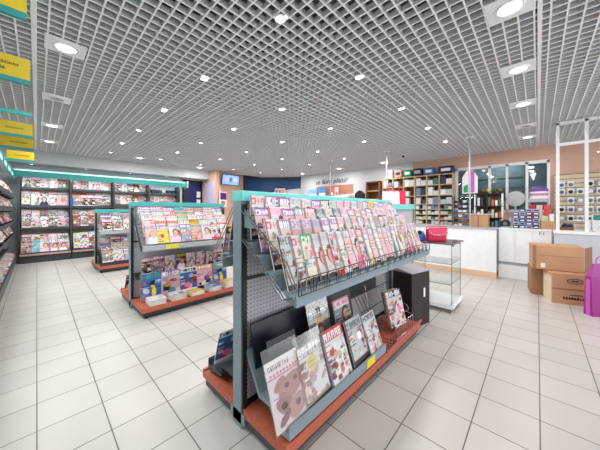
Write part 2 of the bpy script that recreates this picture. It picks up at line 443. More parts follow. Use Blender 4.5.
g = MB(); g.box(XW+1.3, -.6, .8, XW+1.35, 2.2, 3.2); g.box(XW+.14, -.65, .8, XW+1.35, -.6, 3.2); g.box(XW+.14, 2.2, .8, XW+1.35, 2.25, 3.2)
g.box(XW+.14, -.6, .75, XW+1.3, 2.2, .8); g.box(XW+.14, -.6, 3.2, XW+1.3, 2.2, 3.25)
g.build('wall_stockroom', m_d1, kind='structure')
bl = MB()

for k in range(7): bl.box(XW+.12, -.16+k*.05, z0+.05, XW+.15, -.16+k*.05+.03, z1-.06)
tag(bl.build('vertical_blind', mat('blind_slats', rgb(92, 108, 134), .6)), 'blue-grey vertical blind behind the rightmost window pane', 'blind')
sr = thing('storage_rack', 'green storage rack seen through the middle window panes', 'rack', (0, 0, 0))
g = MB()
for zz in (1.45, 1.75, 2.05, 2.35): g.box(XW+.7, .25, zz, XW+1.1, 1.75, zz+.025)
for yy in (.25, 1.72): g.box(XW+.7, yy, .81, XW+.74, yy+.04, 2.6)
g.build('frame', mat('rack_green', rgb(60, 110, 96), .5), sr)
for i in range(9):
    yy = .32+i*.155; zz = random.choice((1.478, 1.778, 2.078))
    tag(MB().box(XW+.75, yy, zz, XW+1.0, yy+.12, zz+random.uniform(.12, .22)).build('storage_box', mat('stock%d' % (i % 3), (rgb(150, 160, 150), rgb(80, 96, 130), rgb(170, 150, 120))[i % 3], .7)),
        f'dim carton on the green rack behind the window glass, {ORD[i]} from the right', 'box', 'cartons behind the window')

# ------------------------------------------------------------------ ceiling lamps
def area_lamp(x, y, z, power, size=.12, col=(1, .97, .94), rot=None, shape='DISK', sy=None):
    ld = bpy.data.lights.new('lamp', 'AREA'); ld.shape = shape; ld.size = size; ld.energy = power; ld.color = col
    if sy: ld.size_y = sy
    o = bpy.data.objects.new('lamp_light', ld); COL.objects.link(o); o.location = (x, y, z)
    if rot: o.rotation_euler = rot
    return o
spot0 = None
area_lamp(XW+.7, .8, 3.1, 34, .8)  # added light to brighten the stockroom, no fitting modelled
def where_lamp(x, y): return f'{x:.1f}'
ROWN = ['nearest', 'second', 'third', 'fourth', 'fifth', 'sixth']
for i, x in enumerate((1.42, 2.70, 4.0, 5.33, 6.65)):
    for j, y in enumerate((1.58, 2.98, 4.40, 5.85, 7.30, 8.65)):
        if i == 4 and j == 1: continue
        if spot0 is None:
            t = thing('ceiling_spotlight', '', 'spotlight')
            g = MB(); g.torus((0, 0, 0), .043, .008); g.build('ring', M_white, t, smooth=True)
            MB().cyl((0, 0, .004), .036, .006).build('lens', M_lamp, t)
            spot0 = t
        else: t = copy_tree(spot0)
        t.location = (x, y, CEIL-.008)
        t['label'] = f'small round ceiling spotlight, {ORD[i]} column from left wall, {ORD[j]} row from camera'
        t['group'] = 'small recessed ceiling spotlights'
        area_lamp(x, y, CEIL-.03, 9)
pan0 = None
for lx, ly in ((1.42, .16), (1.42, -1.2), (.2, 1.8), (.2, .2), (2.7, -1.2), (4.0, -1.2)): area_lamp(lx, ly, CEIL-.03, 7)  # unseen lamps without fittings, added to lift the floor near the camera
PANELS = [(.2, 3.41, 1, 'above the yellow signs, nearest of its row'), (.2, 5.05, 0, 'above the yellow signs, second of its row, switched off'), (.2, 6.7, 1, 'above the yellow signs, third of its row'), (.2, 8.3, 1, 'above the yellow signs, farthest of its row'),
          (2.6, .16, 1, 'at the upper right, nearest of the row towards the counter'), (3.8, .16, 1, 'second of the row towards the counter'), (5.09, .16, 1, 'third of the row towards the counter'), (6.45, .16, 0, 'fourth of the row towards the counter, switched off'), (7.45, .16, 1, 'last of the row towards the counter'),
          (8.05, 3.77, 1, 'over the wooden wall shelving'), (8.05, 5.56, 1, 'in front of the script lettering'), (8.05, 7.5, 1, 'nearest the blue entrance wall'), (2.19, 8.9, 1, 'before the far magazine wall'), (4.2, 9.2, 1, 'before the far magazine wall, right one')]
for x, y, on, wh in PANELS:
    t = thing('ceiling_panel_light', 'square ceiling panel light, '+wh, 'ceiling light', (x, y, CEIL-.006), 0, 'square ceiling panel lights')
    MB().box(-.15, -.15, -.004, .15, .15, .006).build('panel', M_white, t)
    MB().torus((0, 0, -.006), .085, .012).build('ring', M_white, t, smooth=True)
    MB().cyl((0, 0, -.008), .075, .006).build('lens', M_lampd if on else M_grey, t)
    if on: area_lamp(x, y, CEIL-.04, 12, .16)
for i, (x, y) in enumerate(((-.1, 10.1), (1.05, 10.1), (2.2, 10.1), (3.35, 10.1))):
    t = thing('soffit_spotlight', f'tiny round spotlight in the grey soffit over the far magazine wall, {ORD[i]} from the left', 'spotlight', (x, y, 2.675), 0, 'soffit spotlights')
    MB().torus((0, 0, 0), .04, .008).build('ring', M_white, t, smooth=True); MB().cyl((0, 0, .002), .034, .006).build('lens', M_lamp, t)

# ------------------------------------------------------------------ canopies with light strips
cp = thing('lit_canopy', 'teal-edged lit canopy over the far magazine wall', 'canopy', (0, 0, 0))
MB().box(-.45, 9.72, 2.29, 3.98, 9.745, 2.44).build('valance', M_teald, cp)
MB().box(-.45, 9.745, 2.40, 3.98, 10.3, 2.43).build('top_panel', M_grey, cp)
MB().box(3.96, 9.70, 2.27, 4.0, 10.3, 2.52).build('end_panel', M_grey, cp)
MB().box(-.4, 9.84, 2.435, 3.92, 9.9, 2.49).build('light_strip', M_strip, cp)
area_lamp(1.8, 9.80, 2.30, 14, 4.2, (.86, 1, .98), rot=(.35, 0, 0), shape='RECTANGLE', sy=.1)
cp = thing('lit_canopy', 'teal lit canopy along the left magazine wall', 'canopy', (0, 0, 0))
MB().box(-.42, 1.2, 2.20, -.395, 9.68, 2.24).build('valance', M_teald, cp)
MB().box(-.42, 1.2, 2.345, -.395, 9.68, 2.37).build('upper_rail', M_teald, cp)
MB().box(-.93, 1.2, 2.345, -.42, 9.68, 2.37).build('top_panel', M_grey, cp)
MB().box(-.43, 1.2, 2.25, -.41, 9.68, 2.34).build('light_strip', M_strip, cp)
for k in range(10): MB().box(-.425, 1.2+k*.92, 2.2, -.39, 1.22+k*.92, 2.37).build('divider', M_teald, cp)
area_lamp(-.46, 5.5, 2.18, 85, .1, (.85, 1, .97), rot=(0, -.3, 0), shape='RECTANGLE', sy=7.5)
# hanging section signs, attached on the left canopy's rail
SG = [(1.86, 'magazines', 'télé', 'nearest yellow section sign at the top left corner', 1), (2.8, 'magazines', 'télé', 'large yellow sign reading magazines télé', 1), (3.72, '', '', 'empty teal sign rail between the yellow signs', 0),
      (4.86, 'Economie', '', 'yellow section sign, third back along the left canopy', 1), (5.84, 'Automobile', '', 'yellow section sign, fourth back along the left canopy', 1), (7.2, 'Informatique', '', 'farthest yellow section sign on the left canopy', 1)]
for y, a, b, lab, full in SG:
    t = thing('section_sign', lab, 'sign', (-.035, y, 2.35), 0, 'section signs over the left wall')
    if full: MB().box(-.355, -.006, .035, 0, .006, .19).build('panel', M_yel, t)
    MB().box(-.36, -.012, 0, 0, .012, .033).build('rail', M_teald, t)
    if a:
        two = bool(b)
        text_mesh(a, 'lettering', .036 if two else .038, M_ink, t, Matrix.Translation((-.13 if two else -.16, -.0075, .13 if two else .11)) @ Matrix.Rotation(PI/2, 4, 'X'), .001)
        if two: text_mesh(b, 'lettering', .036, M_ink, t, Matrix.Translation((-.15, -.0075, .085)) @ Matrix.Rotation(PI/2, 4, 'X'), .001)

# ------------------------------------------------------------------ gondolas
def gondola(label, X0, X1, YC, bays, front, back, header, perf=True, hz=1.46, xh=None):
    """double-sided magazine gondola along X. front/back = depth of the base each side"""
    t = thing('magazine_gondola', label, 'display rack', (X0, YC, 0))
    L = X1-X0; bw = L/bays
    for k in range(bays+1):
        g = MB().box(k*bw-.0, -.045, .0, k*bw+.035, .05, hz).box(k*bw-.0, -.075, .03, k*bw+.035, .08, .10)
        for q in range(34): g.box(k*bw+.010, -.0465, .2+q*.036, k*bw+.016, -.044, .215+q*.036)
        u = g.build('upright', M_steel, t)
        MB().box(k*bw+.002, -.062, .1, k*bw+.033, -.047, hz-.02).build('slot_channel', M_black, u)
    for k in range(bays):
        a, b = k*bw+.035, (k+1)*bw
        MB().box(a, -.012, .96, b, .012, hz-.01).build('back_panel', M_perf, t)
        MB().box(a, -.012, .14, b, .012, .935).build('back_panel', M_perf, t)
        MB().box(a, -.013, .935, b, .013, .96).build('panel_joint', M_black, t)
        for s, D in ((-1, front), (1, back)):
            b = (k+1)*bw-(.12 if (bays == 2 and k == 1 and s < 0) else 0)
            y0, y1 = sorted((s*.06, s*D))
            g = MB().box(a-.03, y0, .085, b, y1, .135)
            f0, f1 = sorted((s*D, s*(D-.02))); g.box(a-.03, f0, .135, b, f1, .15)
            g.build('base_platform', M_red, t)
            k0, k1 = sorted((s*.06, s*(D-.03)))
            MB().box(a-.02, k0, .03, b, k1, .085).build('kick_panel', M_dsteel, t)
            MB().cyl((a+.02, s*(D-.06), .015), .014, .03, 10).build('foot', M_black, t)
    xh = xh if xh is not None else L+.035
    MB().box(-.004, -.06, hz, xh, .06, hz+.068).bevel(.004, 1).build('header', header, t)
    return t, bw
def tiers(t, x0, x1, steps, s=-1, lipy=.52, lipz=(.895, .955), mlip=None, name='upper_shelf'):
    """stepped sheet-metal magazine tray. steps: [(depth, z)] front row first"""
    top = [(lipy-.012, steps[0][1]-.008)]
    for k, (d, z) in enumerate(steps):
        last = k+1 == len(steps)
        nd = .02 if last else steps[k+1][0]+.012
        top.append((nd, z-.008))
        if not last: top.append((nd, steps[k+1][1]-.008))
    low = [(y-.004 if 0 < q < len(top)-1 else y, z-.006) for q, (y, z) in enumerate(top)]
    poly = [(lipy, lipz[0]), (lipy, lipz[1]), (lipy-.012, lipz[1])]+top+low[::-1]
    poly[-1] = (lipy-.014, lipz[0]+.004); poly.append((lipy-.06, lipz[0]))
    poly = poly[:-1]
    o = MB().prism([(s*y, z) for y, z in poly], 'X', x0, x1).build(name, M_steel if mlip is None else mlip, t)
    return o
def wire_front(t, x0, x1, y, z0, z1, step=.12, m=None, name='wire_guard', loops=True):
    g = MB(); g.rod((x0, y, z1), (x1, y, z1), .0035); g.rod((x0, y, z0), (x1, y, z0), .003)
    n = int((x1-x0)/step)
    for i in range(n+1):
        x = x0+i*step
        g.path([(x, y, z0), (x, y, z1-.0)], .0028)
        if loops and i < n: g.path([(x+.02, y, z0), (x+.03, y, z1-.02), (x+.06, y, z1-.008), (x+.09, y, z1-.02), (x+.10, y, z0)], .0022)
    return g.build(name, m or M_dwire, t)

# ---- the near gondola
G1X, G1Y = .9, 1.42
g1, bw1 = gondola('long teal-topped magazine rack standing in the foreground', G1X, 3.10, G1Y, 2, .46, .50, M_teal, xh=2.235)
ST1 = [(.46, .955), (.34, 1.045), (.22, 1.135), (.12, 1.205)]
for k in range(2):
    tiers(g1, k*bw1+.02, (k+1)*bw1+.005, ST1)
ST1R = [(.33, 1.0), (.23, 1.10), (.14, 1.20)]
tiers(g1, .03, 2.2, ST1R, s=1, lipy=.375, lipz=(.95, 1.0))
wire_front(g1, .03, 2.2, -.527, .955, 1.04)
g = MB()   # side rods and plates at the near end
for dx in (-.008, .012):
    g.path([(dx, -.06, 1.22), (dx, -.45, .93), (dx, -.53, .955)], .0035)
    g.path([(dx, -.06, 1.40), (dx, -.46, 1.12), (dx, -.53, 1.0)], .0035)
g.path([(-.008, -.45, .93), (.012, -.45, .93)], .0035).path([(.02, -.527, 1.0), (.02, -.527, 1.13), (.09, -.527, 1.13), (.09, -.527, .96)], .0035)
g.path([(.02, -.46, 1.12), (.02, -.40, 1.19)], .0035)
g.build('side_rail', M_chrome, g1)
g = MB().prism([(-.05, 1.42), (-.05, 1.29), (-.2, 1.29)], 'X', .012, .016); g.build('side_plate', M_steel, g1)
g = MB()
for dx in (.0, .02): g.path([(dx, .06, 1.42), (dx, .375, 1.02), (dx, .06, 1.1)], .0035)
g.build('side_rail', M_chrome, g1)
# lower tray, first bay
LX0, LX1 = .03, 1.20
g = MB(); prof = [(-.46, .165), (-.46, .235), (-.45, .235), (-.45, .205), (-.38, .20), (-.30, .29), (-.20, .29), (-.06, .50), (-.06, .47), (-.19, .26), (-.29, .26), (-.36, .165)]
g.prism(prof, 'X', LX0, LX1).build('lower_shelf', M_steel, g1)
MB().prism([(-.135, .40), (-.125, .40), (-.07, .66), (-.08, .66)], 'X', LX0+.02, LX1).build('display_board', mat('navy_board', rgb(36, 42, 54), .35), g1)
MB().box(.86, -.4655, .17, .99, -.461, .232).build('price_label', M_label, g1)
# wire tray, rest
g = MB()
for zz, yy in ((.17, -.46), (.25, -.46), (.30, -.3), (.42, -.2), (.55, -.12)): g.rod((1.24, yy, zz), (1.42 if yy < -.25 else 2.05, yy, zz), .004)
for i in range(4):
    xx = 1.24+i*.06; g.path([(xx, -.46, .25), (xx, -.46, .17), (xx, -.34, .16), (xx, -.12, .55)], .0025)
g.build('wire_tray', M_dwire, g1)
MB().box(1.21, -.475, .152, 2.1, -.455, .17).build('tray_edge', mat('rose_edge', rgb(190, 96, 104), .5), g1)
g = MB()
for q in range(15): g.prism([(-.03, .5+q*.03), (-.05, .5+q*.03), (-.03, .525+q*.03)], 'X', 1.05, 1.85)
g.build('louvre_panel', M_dsteel, g1)
tiers(g1, .03, 2.2, [(.4, .20), (.25, .27)], s=1, lipy=.46, lipz=(.15, .24), name='rear_shelf', mlip=M_dsteel)

# magazines on its upper tiers
def row_of(style, n, x0, dx, y, z, rz=0, lean=.33, yaw=.075, where='', group='', jit=.006, axis='x', mod=1.0, skip=()):
    for i in range(n):
        if i in skip: continue
        st = style if isinstance(style, str) else random.choice(style)
        zz = z+.012; dd = random.uniform(-jit, jit)
        loc = (x0+i*dx+dd, y, zz) if axis == 'x' else (x0, y+i*dx+dd, zz)
        magazine(st, loc, rz, lean+random.uniform(-.03, .03)*0, yaw, f'{ORD[i]} from left, {where}', group, scale=mod*random.uniform(.96, 1.02))
names = ['front tier of the foreground rack', 'second tier of the foreground rack', 'third tier of the foreground rack', 'top tier of the foreground rack']
for k, (d, z) in enumerate(ST1):
    n_ = (23, 20, 18, 18)[k]
    row_of(['women', 'women', 'women', 'craft', 'craft', 'craft', 'bright'], n_, G1X+.125, 1.97/(n_-1), G1Y-d+.006, z, lean=(.33, .33, .30, .05)[k], yaw=(.13, .11, .09, .08)[k], mod=(1.06, 1.05, 1.0, .97)[k], where=names[k], group='magazines on the foreground rack')
# a dark-red run on the hidden side, seen edge-on past the post
for k, (d, z) in enumerate(ST1R):
    for i in range(1 if k == 2 else 0, 4):
        magazine('dark', (G1X+.17+i*.14, G1Y+d-.015, z+.012), 0, -.26 if k < 2 else -.05, -.11, f'far side of foreground rack, {ORD[k]} tier, {ORD[i]} from post', 'magazines on the far side of the foreground rack')
for i in range(4):
    magazine('comic', (G1X+.15+i*.22, G1Y+.40, .21), 0, -.3, 0, f'low on far side of foreground rack, {ORD[i]} from post', 'comics low on the far side of the foreground rack')

# large magazines in the lower tray: cover, pages and (where the photo shows one) a clear sleeve
SLV = MB(); SLV.box(-.117, -.013, -.004, .117, -.0115, .345); bmesh.ops.recalc_face_normals(SLV.bm, faces=SLV.bm.faces[:])
slm = bpy.data.meshes.new('plastic_sleeve'); SLV.bm.to_mesh(slm); SLV.bm.free(); slm.materials.append(M_film)
def bigmag(style, seed, loc, lean, yaw, label, sleeve=False, sc=1.0, rz=0, over=None, group='magazines low on the foreground rack'):
    me, bg, acc = cover_mesh(style, seed, t=.008, nx=48, nz=66, split=True)
    if over: over(me, 48, 66)
    o = bpy.data.objects.new('magazine', me); COL.objects.link(o); orient(o, loc, rz, lean, yaw); o.scale = (sc,)*3
    tag(o, label, 'magazine', group)
    p = bpy.data.objects.new('pages', PAGES); COL.objects.link(p); p.parent = o
    if sleeve: s = bpy.data.objects.new('plastic_sleeve', slm); COL.objects.link(s); s.parent = o; s['label'] = 'clear plastic sleeve'
    NMAG[0] += 1
    return o
def repaint(fn):
    def f(me, nx, nz):
        ca = me.color_attributes['print']; n = (nx+1)*(nz+1)
        A = np.empty(n*4, dtype=np.float32); ca.data.foreach_get('color', A); A = A.reshape(nz+1, nx+1, 4)
        U, V = np.meshgrid(np.linspace(0, 1, nx+1), np.linspace(0, 1, nz+1))
        fn(A, U, V); ca.data.foreach_set('color', A.ravel())
    return f
def E(A, U, V, u, v, a, b, c, rot=0):
    x = (U-u)*.74; y = V-v; ca, sa = math.cos(rot), math.sin(rot)
    A[((x*ca+y*sa)/(a*.74))**2+((-x*sa+y*ca)/b)**2 < 1] = (*rgb(*c), 1)
def Rr(A, U, V, u0, v0, u1, v1, c): A[(U >= u0) & (U < u1) & (V >= v0) & (V < v1)] = (*rgb(*c), 1)
def letters(A, U, V, v0, v1, c, n, seed, u0=.08, u1=.92):
    r = random.Random(seed); w = (u1-u0)/n
    for k in range(n):
        a = u0+k*w; b = a+w*.75; t = w*.28; q = r.random()
        Rr(A, U, V, a, v0, a+t, v1, c)
        if q < .7: Rr(A, U, V, a, v1-.02, b, v1, c)
        if q > .4: Rr(A, U, V, a, (v0+v1)/2-.01, b, (v0+v1)/2+.012, c)
        if q > .2: Rr(A, U, V, b-t, v0, b, (v0+v1)/2, c)
def crochet(A, U, V):
    Rr(A, U, V, -1, -1, 2, 2, (228, 212, 218)); Rr(A, U, V, -1, .9, 2, 1.1, (240, 236, 238))
    letters(A, U, V, .86, .93, (120, 60, 90), 9, 3, .06, .7)
    for k in range(9): E(A, U, V, .1+k*.1, .79, .028, .02, (206, 60, 120))
    Rr(A, U, V, 0, .735, 1, .75, (206, 60, 120))
    E(A, U, V, .3, .62, .2, .07, (168, 126, 128), .5); E(A, U, V, .62, .52, .42, .17, (180, 134, 132), .25); E(A, U, V, .5, .55, .07, .035, (104, 62, 68)); E(A, U, V, .78, .58, .07, .035, (104, 62, 68))
    E(A, U, V, .42, .27, .34, .12, (160, 116, 116), -.5); E(A, U, V, .7, .2, .3, .15, (186, 146, 144), .35); E(A, U, V, .33, .3, .09, .05, (74, 42, 44)); E(A, U, V, .74, .22, .08, .05, (120, 68, 82)); E(A, U, V, .3, .14, .2, .06, (136, 92, 94), .5)
    for k in range(6): Rr(A, U, V, .08+k*.06, .45, .12+k*.06, .465, (120, 100, 110))
def yellowbadge(A, U, V):
    E(A, U, V, .5, .66, .2, .13, (226, 206, 60)); letters(A, U, V, .66, .70, (150, 120, 40), 4, 5, .36, .64); letters(A, U, V, .58, .62, (150, 120, 40), 4, 6, .36, .64)
LY, LZ = G1Y-.43, .222
bigmag('lace', 3, (.985, LY, LZ), .33, .03, 'pink crochet magazine in a clear sleeve, nearest the corner post', True, over=repaint(crochet), sc=1.2)
bigmag('craft', 11, (1.215, LY, LZ), .33, .05, 'magazine with yellow round badge beside the crochet magazine', True, over=repaint(yellowbadge), sc=1.15)
bigmag('craft', 22, (1.475, LY, LZ), .33, .05, 'pink and red magazine third along the lower tray', False, sc=1.2)
bigmag('craft', 35, (1.745, LY, LZ), .33, .05, 'pale pink magazine left of the yellow price label', False, sc=1.15)
bigmag('craft', 48, (1.985, LY, LZ), .33, .05, 'magazine above the yellow price label at tray end', False, sc=1.05)
bigmag('news', 52, (1.48, G1Y-.262, .345), .25, .03, 'magazine with script title standing behind the pink and red one', True, sc=1.12)
bigmag('women', 66, (1.775, G1Y-.275, .345), .25, .03, 'magazine with script title in the back row, right of its twin', False, sc=1.12)
MB().prism([(-.315, .30), (-.309, .30), (-.22, .60), (-.226, .60)], 'X', .06, .30).build('display_board', mat('navy_board', rgb(36, 42, 54), .35), g1)

# far wire holder
for i in range(3):
    bigmag('craftw' if i == 0 else 'kids', 83+i*4, (2.60+i*.03, G1Y-.365+i*.04, .20+.01*i), .24, 0, ['photo-grid covered magazine at the front of the far wire holder', 'second magazine leaning in the far wire holder', 'third magazine leaning in the far wire holder'][i], False, sc=1.25-.08*i, rz=-.22)
wh = thing('wire_holder', 'chrome wire magazine holder before the black carton', 'wire rack', (2.37, .985, .152))
g = MB()
for xx in (.0, .44): g.path([(xx, 0, 0), (xx, .0, .12), (xx+.02, .30, .2), (xx+.02, .34, .45)], .004)
g.path([(0, 0, .12), (.44, 0, .12)], .004).path([(0, 0, 0), (.44, 0, 0)], .004)
for k in range(7): g.path([(.05+k*.055, 0, 0), (.05+k*.055, 0, .12)], .0025)
g.torus((.47, .1, .16), .045, .004, 'X', 16, 6)
g.build('frame', M_chrome, wh)
# black carton standing past the rack's end
ct = thing('carton', 'tall dark brown carton with hand hole past the foreground rack end', 'box', (3.03, 1.07, 0), -.24)
MB().box(0, 0, 0, .375, .26, .65).bevel(.004, 1).build('body', M_carton, ct)
MB().prism([(-.01, .652), (-.01, .658), (.26, .70), (.27, .655)], 'X', -.01, .385).build('lid', mat('carton_lid', rgb(176, 168, 178), .4), ct)
MB().box(.24, -.003, .34, .275, 0.0, .45).bevel(.001, 1).build('hand_hole', M_white, ct)
MB().box(.04, -.002, .05, .2, 0.0, .30).build('print', M_black, ct)
sp = thing('end_stand', 'lower grey stand with teal top just past the foreground rack', 'stand', (3.17, 1.42, 0))
MB().box(0, -.03, .06, .82, .03, 1.415).build('panel', M_grey, sp); MB().box(0, -.06, 1.415, .82, .06, 1.485).bevel(.004, 1).build('header', M_teal, sp)
MB().box(.0, -.035, 0, .03, .035, 1.415).build('post', M_steel, sp); MB().box(.79, -.035, 0, .82, .035, 1.415).build('post', M_steel, sp)
MB().box(0, -.05, 0, .82, .22, .06).build('base', M_steel, sp)
# carrier bags on the low end of the header
def carrier(label, x, y, z, w, d, h, m, rz=0, fold=.0, name='carrier_bag', hm=None):
    t = thing(name, label, 'bag', (x, y, z), rz)
    g = MB(); b = [(-w/2, -d/2), (w/2, -d/2), (w/2, 0), (w/2, d/2), (-w/2, d/2), (-w/2, 0)]
    v0 = [g.bm.verts.new((p[0], p[1], 0)) for p in b]
    tp = [(-w/2*.98, -d*.3), (w/2*.98, -d*.3), (w/2*.9, 0), (w/2*.98, d*.3), (-w/2*.98, d*.3), (-w/2*.9, 0)]
    v1 = [g.bm.verts.new((p[0], p[1], h+random.uniform(-.01, .01))) for p in tp]
    g.bm.faces.new(v0[::-1])
    for i in range(6): g.bm.faces.new((v0[i], v0[(i+1) % 6], v1[(i+1) % 6], v1[i]))
    o = g.build('body', m, t); sm = o.modifiers.new('s', 'SOLIDIFY'); sm.thickness = .003
    for s in (-1, 1):
        hh = MB(); hh.path([(-w*.2, s*d*.3, h-.03), (-w*.18, s*d*.3, h+.05), (0, s*d*.3, h+.075), (w*.18, s*d*.3, h+.05), (w*.2, s*d*.3, h-.03)], .004)
        hh.build('handle', hm or m, t)
    return t
m_bagw = mat('bag_white', rgb(236, 232, 236), .5); m_bagr = mat('bag_red', rgb(214, 24, 62), .45)
carrier('white carrier bag standing on the lower teal header', 3.25, 1.42, 1.487, .22, .06, .17, m_bagw, hm=m_bagr, rz=math.radians(-44))
carrier('red carrier bag beside the white one on the teal header', 3.58, 1.42, 1.487, .13, .06, .19, m_bagr, rz=math.radians(-40))
carrier('red bag hanging at the hidden side of the nearest post', 1.03, 1.535, 1.26, .10, .04, .19, m_bagr)

# ---- second gondola
G2X, G2Y = .92, 4.25
g2, bw2 = gondola('teal-topped double rack of pastel magazines and stacked comics, middle distance', G2X, 2.35, G2Y, 1, .62, .60, M_teal2)
ST2 = [(.46, .93), (.38, 1.0), (.30, 1.07), (.22, 1.13), (.13, 1.18)]
tiers(g2, .03, 1.43, ST2, lipy=.52, lipz=(.86, .925), mlip=M_grey)
tiers(g2, .03, 1.43, [(.46, .955), (.3, 1.08), (.12, 1.2)], s=1, mlip=M_grey)
MB().prism([(-.05, 1.43), (-.055, 1.40), (-.51, .86), (-.53, .93)], 'X', .012, .022).build('side_plate', M_dsteel, g2)
MB().box(.03, -.04, .5, 1.42, -.02, .86).build('display_board', M_grey, g2)
tiers(g2, .03, 1.43, [(.20, .46), (.12, .50)], lipy=.235, lipz=(.43, .475), mlip=M_dsteel, name='middle_shelf')
MB().box(.31, -.524, .865, .48, -.521, .925).build('price_label', M_label, g2)
for k, (d, z) in enumerate(ST2):
    row_of(['bright', 'bright', 'bright', 'kids', 'puzzle', 'women'], 8, G2X+.17, .158, G2Y-d+.006, z, lean=(.36, .36, .36, .3, .08)[k], yaw=.09, where=['bottom', 'second', 'third', 'fourth', 'top'][k]+' tier of the middle-distance rack', group='magazines on the middle-distance rack', mod=.92)
row_of(['dark', 'far', 'craft'], 8, G2X+.17, .158, G2Y-.192, .470, lean=.06, yaw=.17, where='middle shelf of the middle-distance rack', group='magazines on the middle shelf', mod=.85)
for i in range(5):
    magazine('comic' if i % 2 == 0 else 'kids', (G2X+.19+i*.26, G2Y-.315, .15), 0, .08, 0, f'upright on red base of middle-distance rack, {ORD[i]} from left', 'upright comics on the red base', scale=1.28)
for i in range(5):
    cm = random.choice(LIB['comic' if i % 2 else 'puzzle'])
    nst = [5, 5, 3, 4, 6][i]
    for k in range(nst):
        o = bpy.data.objects.new('magazine', cm[0]); COL.objects.link(o)
        o.matrix_basis = Matrix.Translation((G2X+.19+i*.27+random.uniform(-.006, .006), G2Y-.61+.0, .1505+k*.0165)) @ Matrix.Rotation(random.uniform(-.04, .04), 4, 'Z') @ Matrix.Rotation(-PI/2, 4, 'X') @ Matrix.Diagonal((.95, 1.55, .66, 1))
        o.location.z += .0
        lab = ('topmost comic of' if k == nst-1 else 'comic inside') + f' the {ORD[i]} low stack from left on the middle rack base'
        tag(o, lab, 'magazine', 'comics lying in low stacks' if k == nst-1 else f'comics inside the {ORD[i]} low stack'); NMAG[0] += 1
for i in range(3):
    magazine('dark', (G2X+.14+i*.22, G2Y+.50, .155), 0, -.5, 0, f'far side of middle rack, {ORD[i]} from post', 'magazines on the far side of the middle rack')

# ---- third gondola
G3X, G3Y = .95, 7.65
g3, bw3 = gondola('farthest small teal-topped rack, before the magazine wall', G3X, 2.2, G3Y, 1, .6, .6, M_teal2, hz=1.36)
tiers(g3, .03, 1.23, [(.46, .93), (.3, 1.02), (.14, 1.07)], lipy=.52, lipz=(.86, .92), mlip=M_grey)
MB().box(.03, -.04, .5, 1.22, -.02, .86).build('display_board', M_grey, g3)
tiers(g3, .03, 1.23, [(.5, .2), (.3, .34), (.14, .46)], lipy=.56, lipz=(.14, .2), mlip=M_dsteel, name='lower_shelf')
for k, (d, z) in enumerate([(.46, .93), (.3, 1.02), (.14, 1.07)]):
    row_of(['far', 'far', 'comic'], 5, G3X+.17, .21, G3Y-d+.006, z, lean=(.35, .3, .08)[k], yaw=.06, where=['bottom', 'middle', 'top'][k]+' tier of the farthest rack', group='magazines on the farthest rack', mod=.93)
for k, (d, z) in enumerate([(.5, .2), (.3, .34), (.14, .46)]):
    row_of(['far', 'bright', 'comic'], 5, G3X+.17, .21, G3Y-d+.006, z, lean=(.3, .25, .05)[k], yaw=.06, where=['bottom', 'middle', 'top'][k]+' lower row of the farthest rack', group='magazines low on the farthest rack')

# ------------------------------------------------------------------ far magazine wall (four bays)
UX = [-.33, .69, 1.715, 2.715, 3.73]
bwl = thing('magazine_shelving', 'four-bay wall rack of magazines across the far wall', 'display rack', (0, 9.7, 0))
for u in UX:
    MB().box(u-.02, .14, 0, u+.02, .6, 2.3).build('upright', M_dsteel, bwl)
for b in range(4):
    a, c = UX[b]+.02, UX[b+1]-.02
    MB().box(a, .58, .1, c, .6, 2.29).build('back_panel', M_cream if b < 3 else M_wallw, bwl)
    for lz, dep in ((2.0, .34), (1.50, .26), (.90, .16), (.24, 0)):
        g = MB().prism([(dep, lz-.02), (dep, lz+.045), (dep+.012, lz+.045), (dep+.012, lz), (.58, lz+.06), (.58, lz+.03), (dep+.05, lz-.03)], 'X', a, c)
        g.build('shelf', M_dsteel, bwl)
    MB().box(a, .08, 0, c, .5, .2).build('plinth', M_dsteel, bwl)
    MB().box(a, -.012, .2, c, 0, .25).build('price_rail', mat('rail_mixed', rgb(190, 150, 140), .5), bwl)
LV = {2.0: (.34, 'top'), 1.50: (.26, 'second'), .90: (.16, 'third'), .24: (0, 'bottom')}
bayn = ['leftmost', 'second', 'third', 'fourth']
for b in range(4):
    for lz, (dep, ln) in LV.items():
        if b >= 2 and lz < 1.4: continue
        if b == 3 and lz > 1.9: continue
        rows = [(.05, .02)] if lz > 1.9 else ([(.05, .02), (.15, .10)] if lz > 1.2 else [(.05, .02), (.17, .17)])
        if b >= 2 and lz < 1.9: rows = rows[1:]
        for r, (dy, dz) in enumerate(rows):
            st = ['far', 'far', 'far', 'news', 'women'] if lz != .24 else ['far', 'bright', 'women', 'far']
            row_of(st, 5, UX[b]+.165, .172, 9.7+dep+dy, lz+dz-.0, lean=.22, yaw=.085, mod=1.0 if lz > 1.9 else 1.18, where=f'{"front" if r == 0 else "back"} row, {ln} shelf, {bayn[b]} far-wall bay', group='magazines on the far wall rack')
for i in range(5):
    tag(MB().box(2.86+i*.17, 10.1, 2.06, 2.98+i*.17, 10.25, 2.06+.10).build('small_book', (M_black, M_navy, M_grey)[i % 3]), f'small dark book on the nearly empty top shelf of the fourth bay, {ORD[i]} from left', 'book', 'small books on the top shelf')
tag(MB().box(.66, 9.80, 1.545, .73, 9.835, 1.76).build('leaflet_holder', mat('leaf_blue', rgb(20, 90, 160), .4)), 'blue leaflet holder between the first two bays', 'leaflet holder')

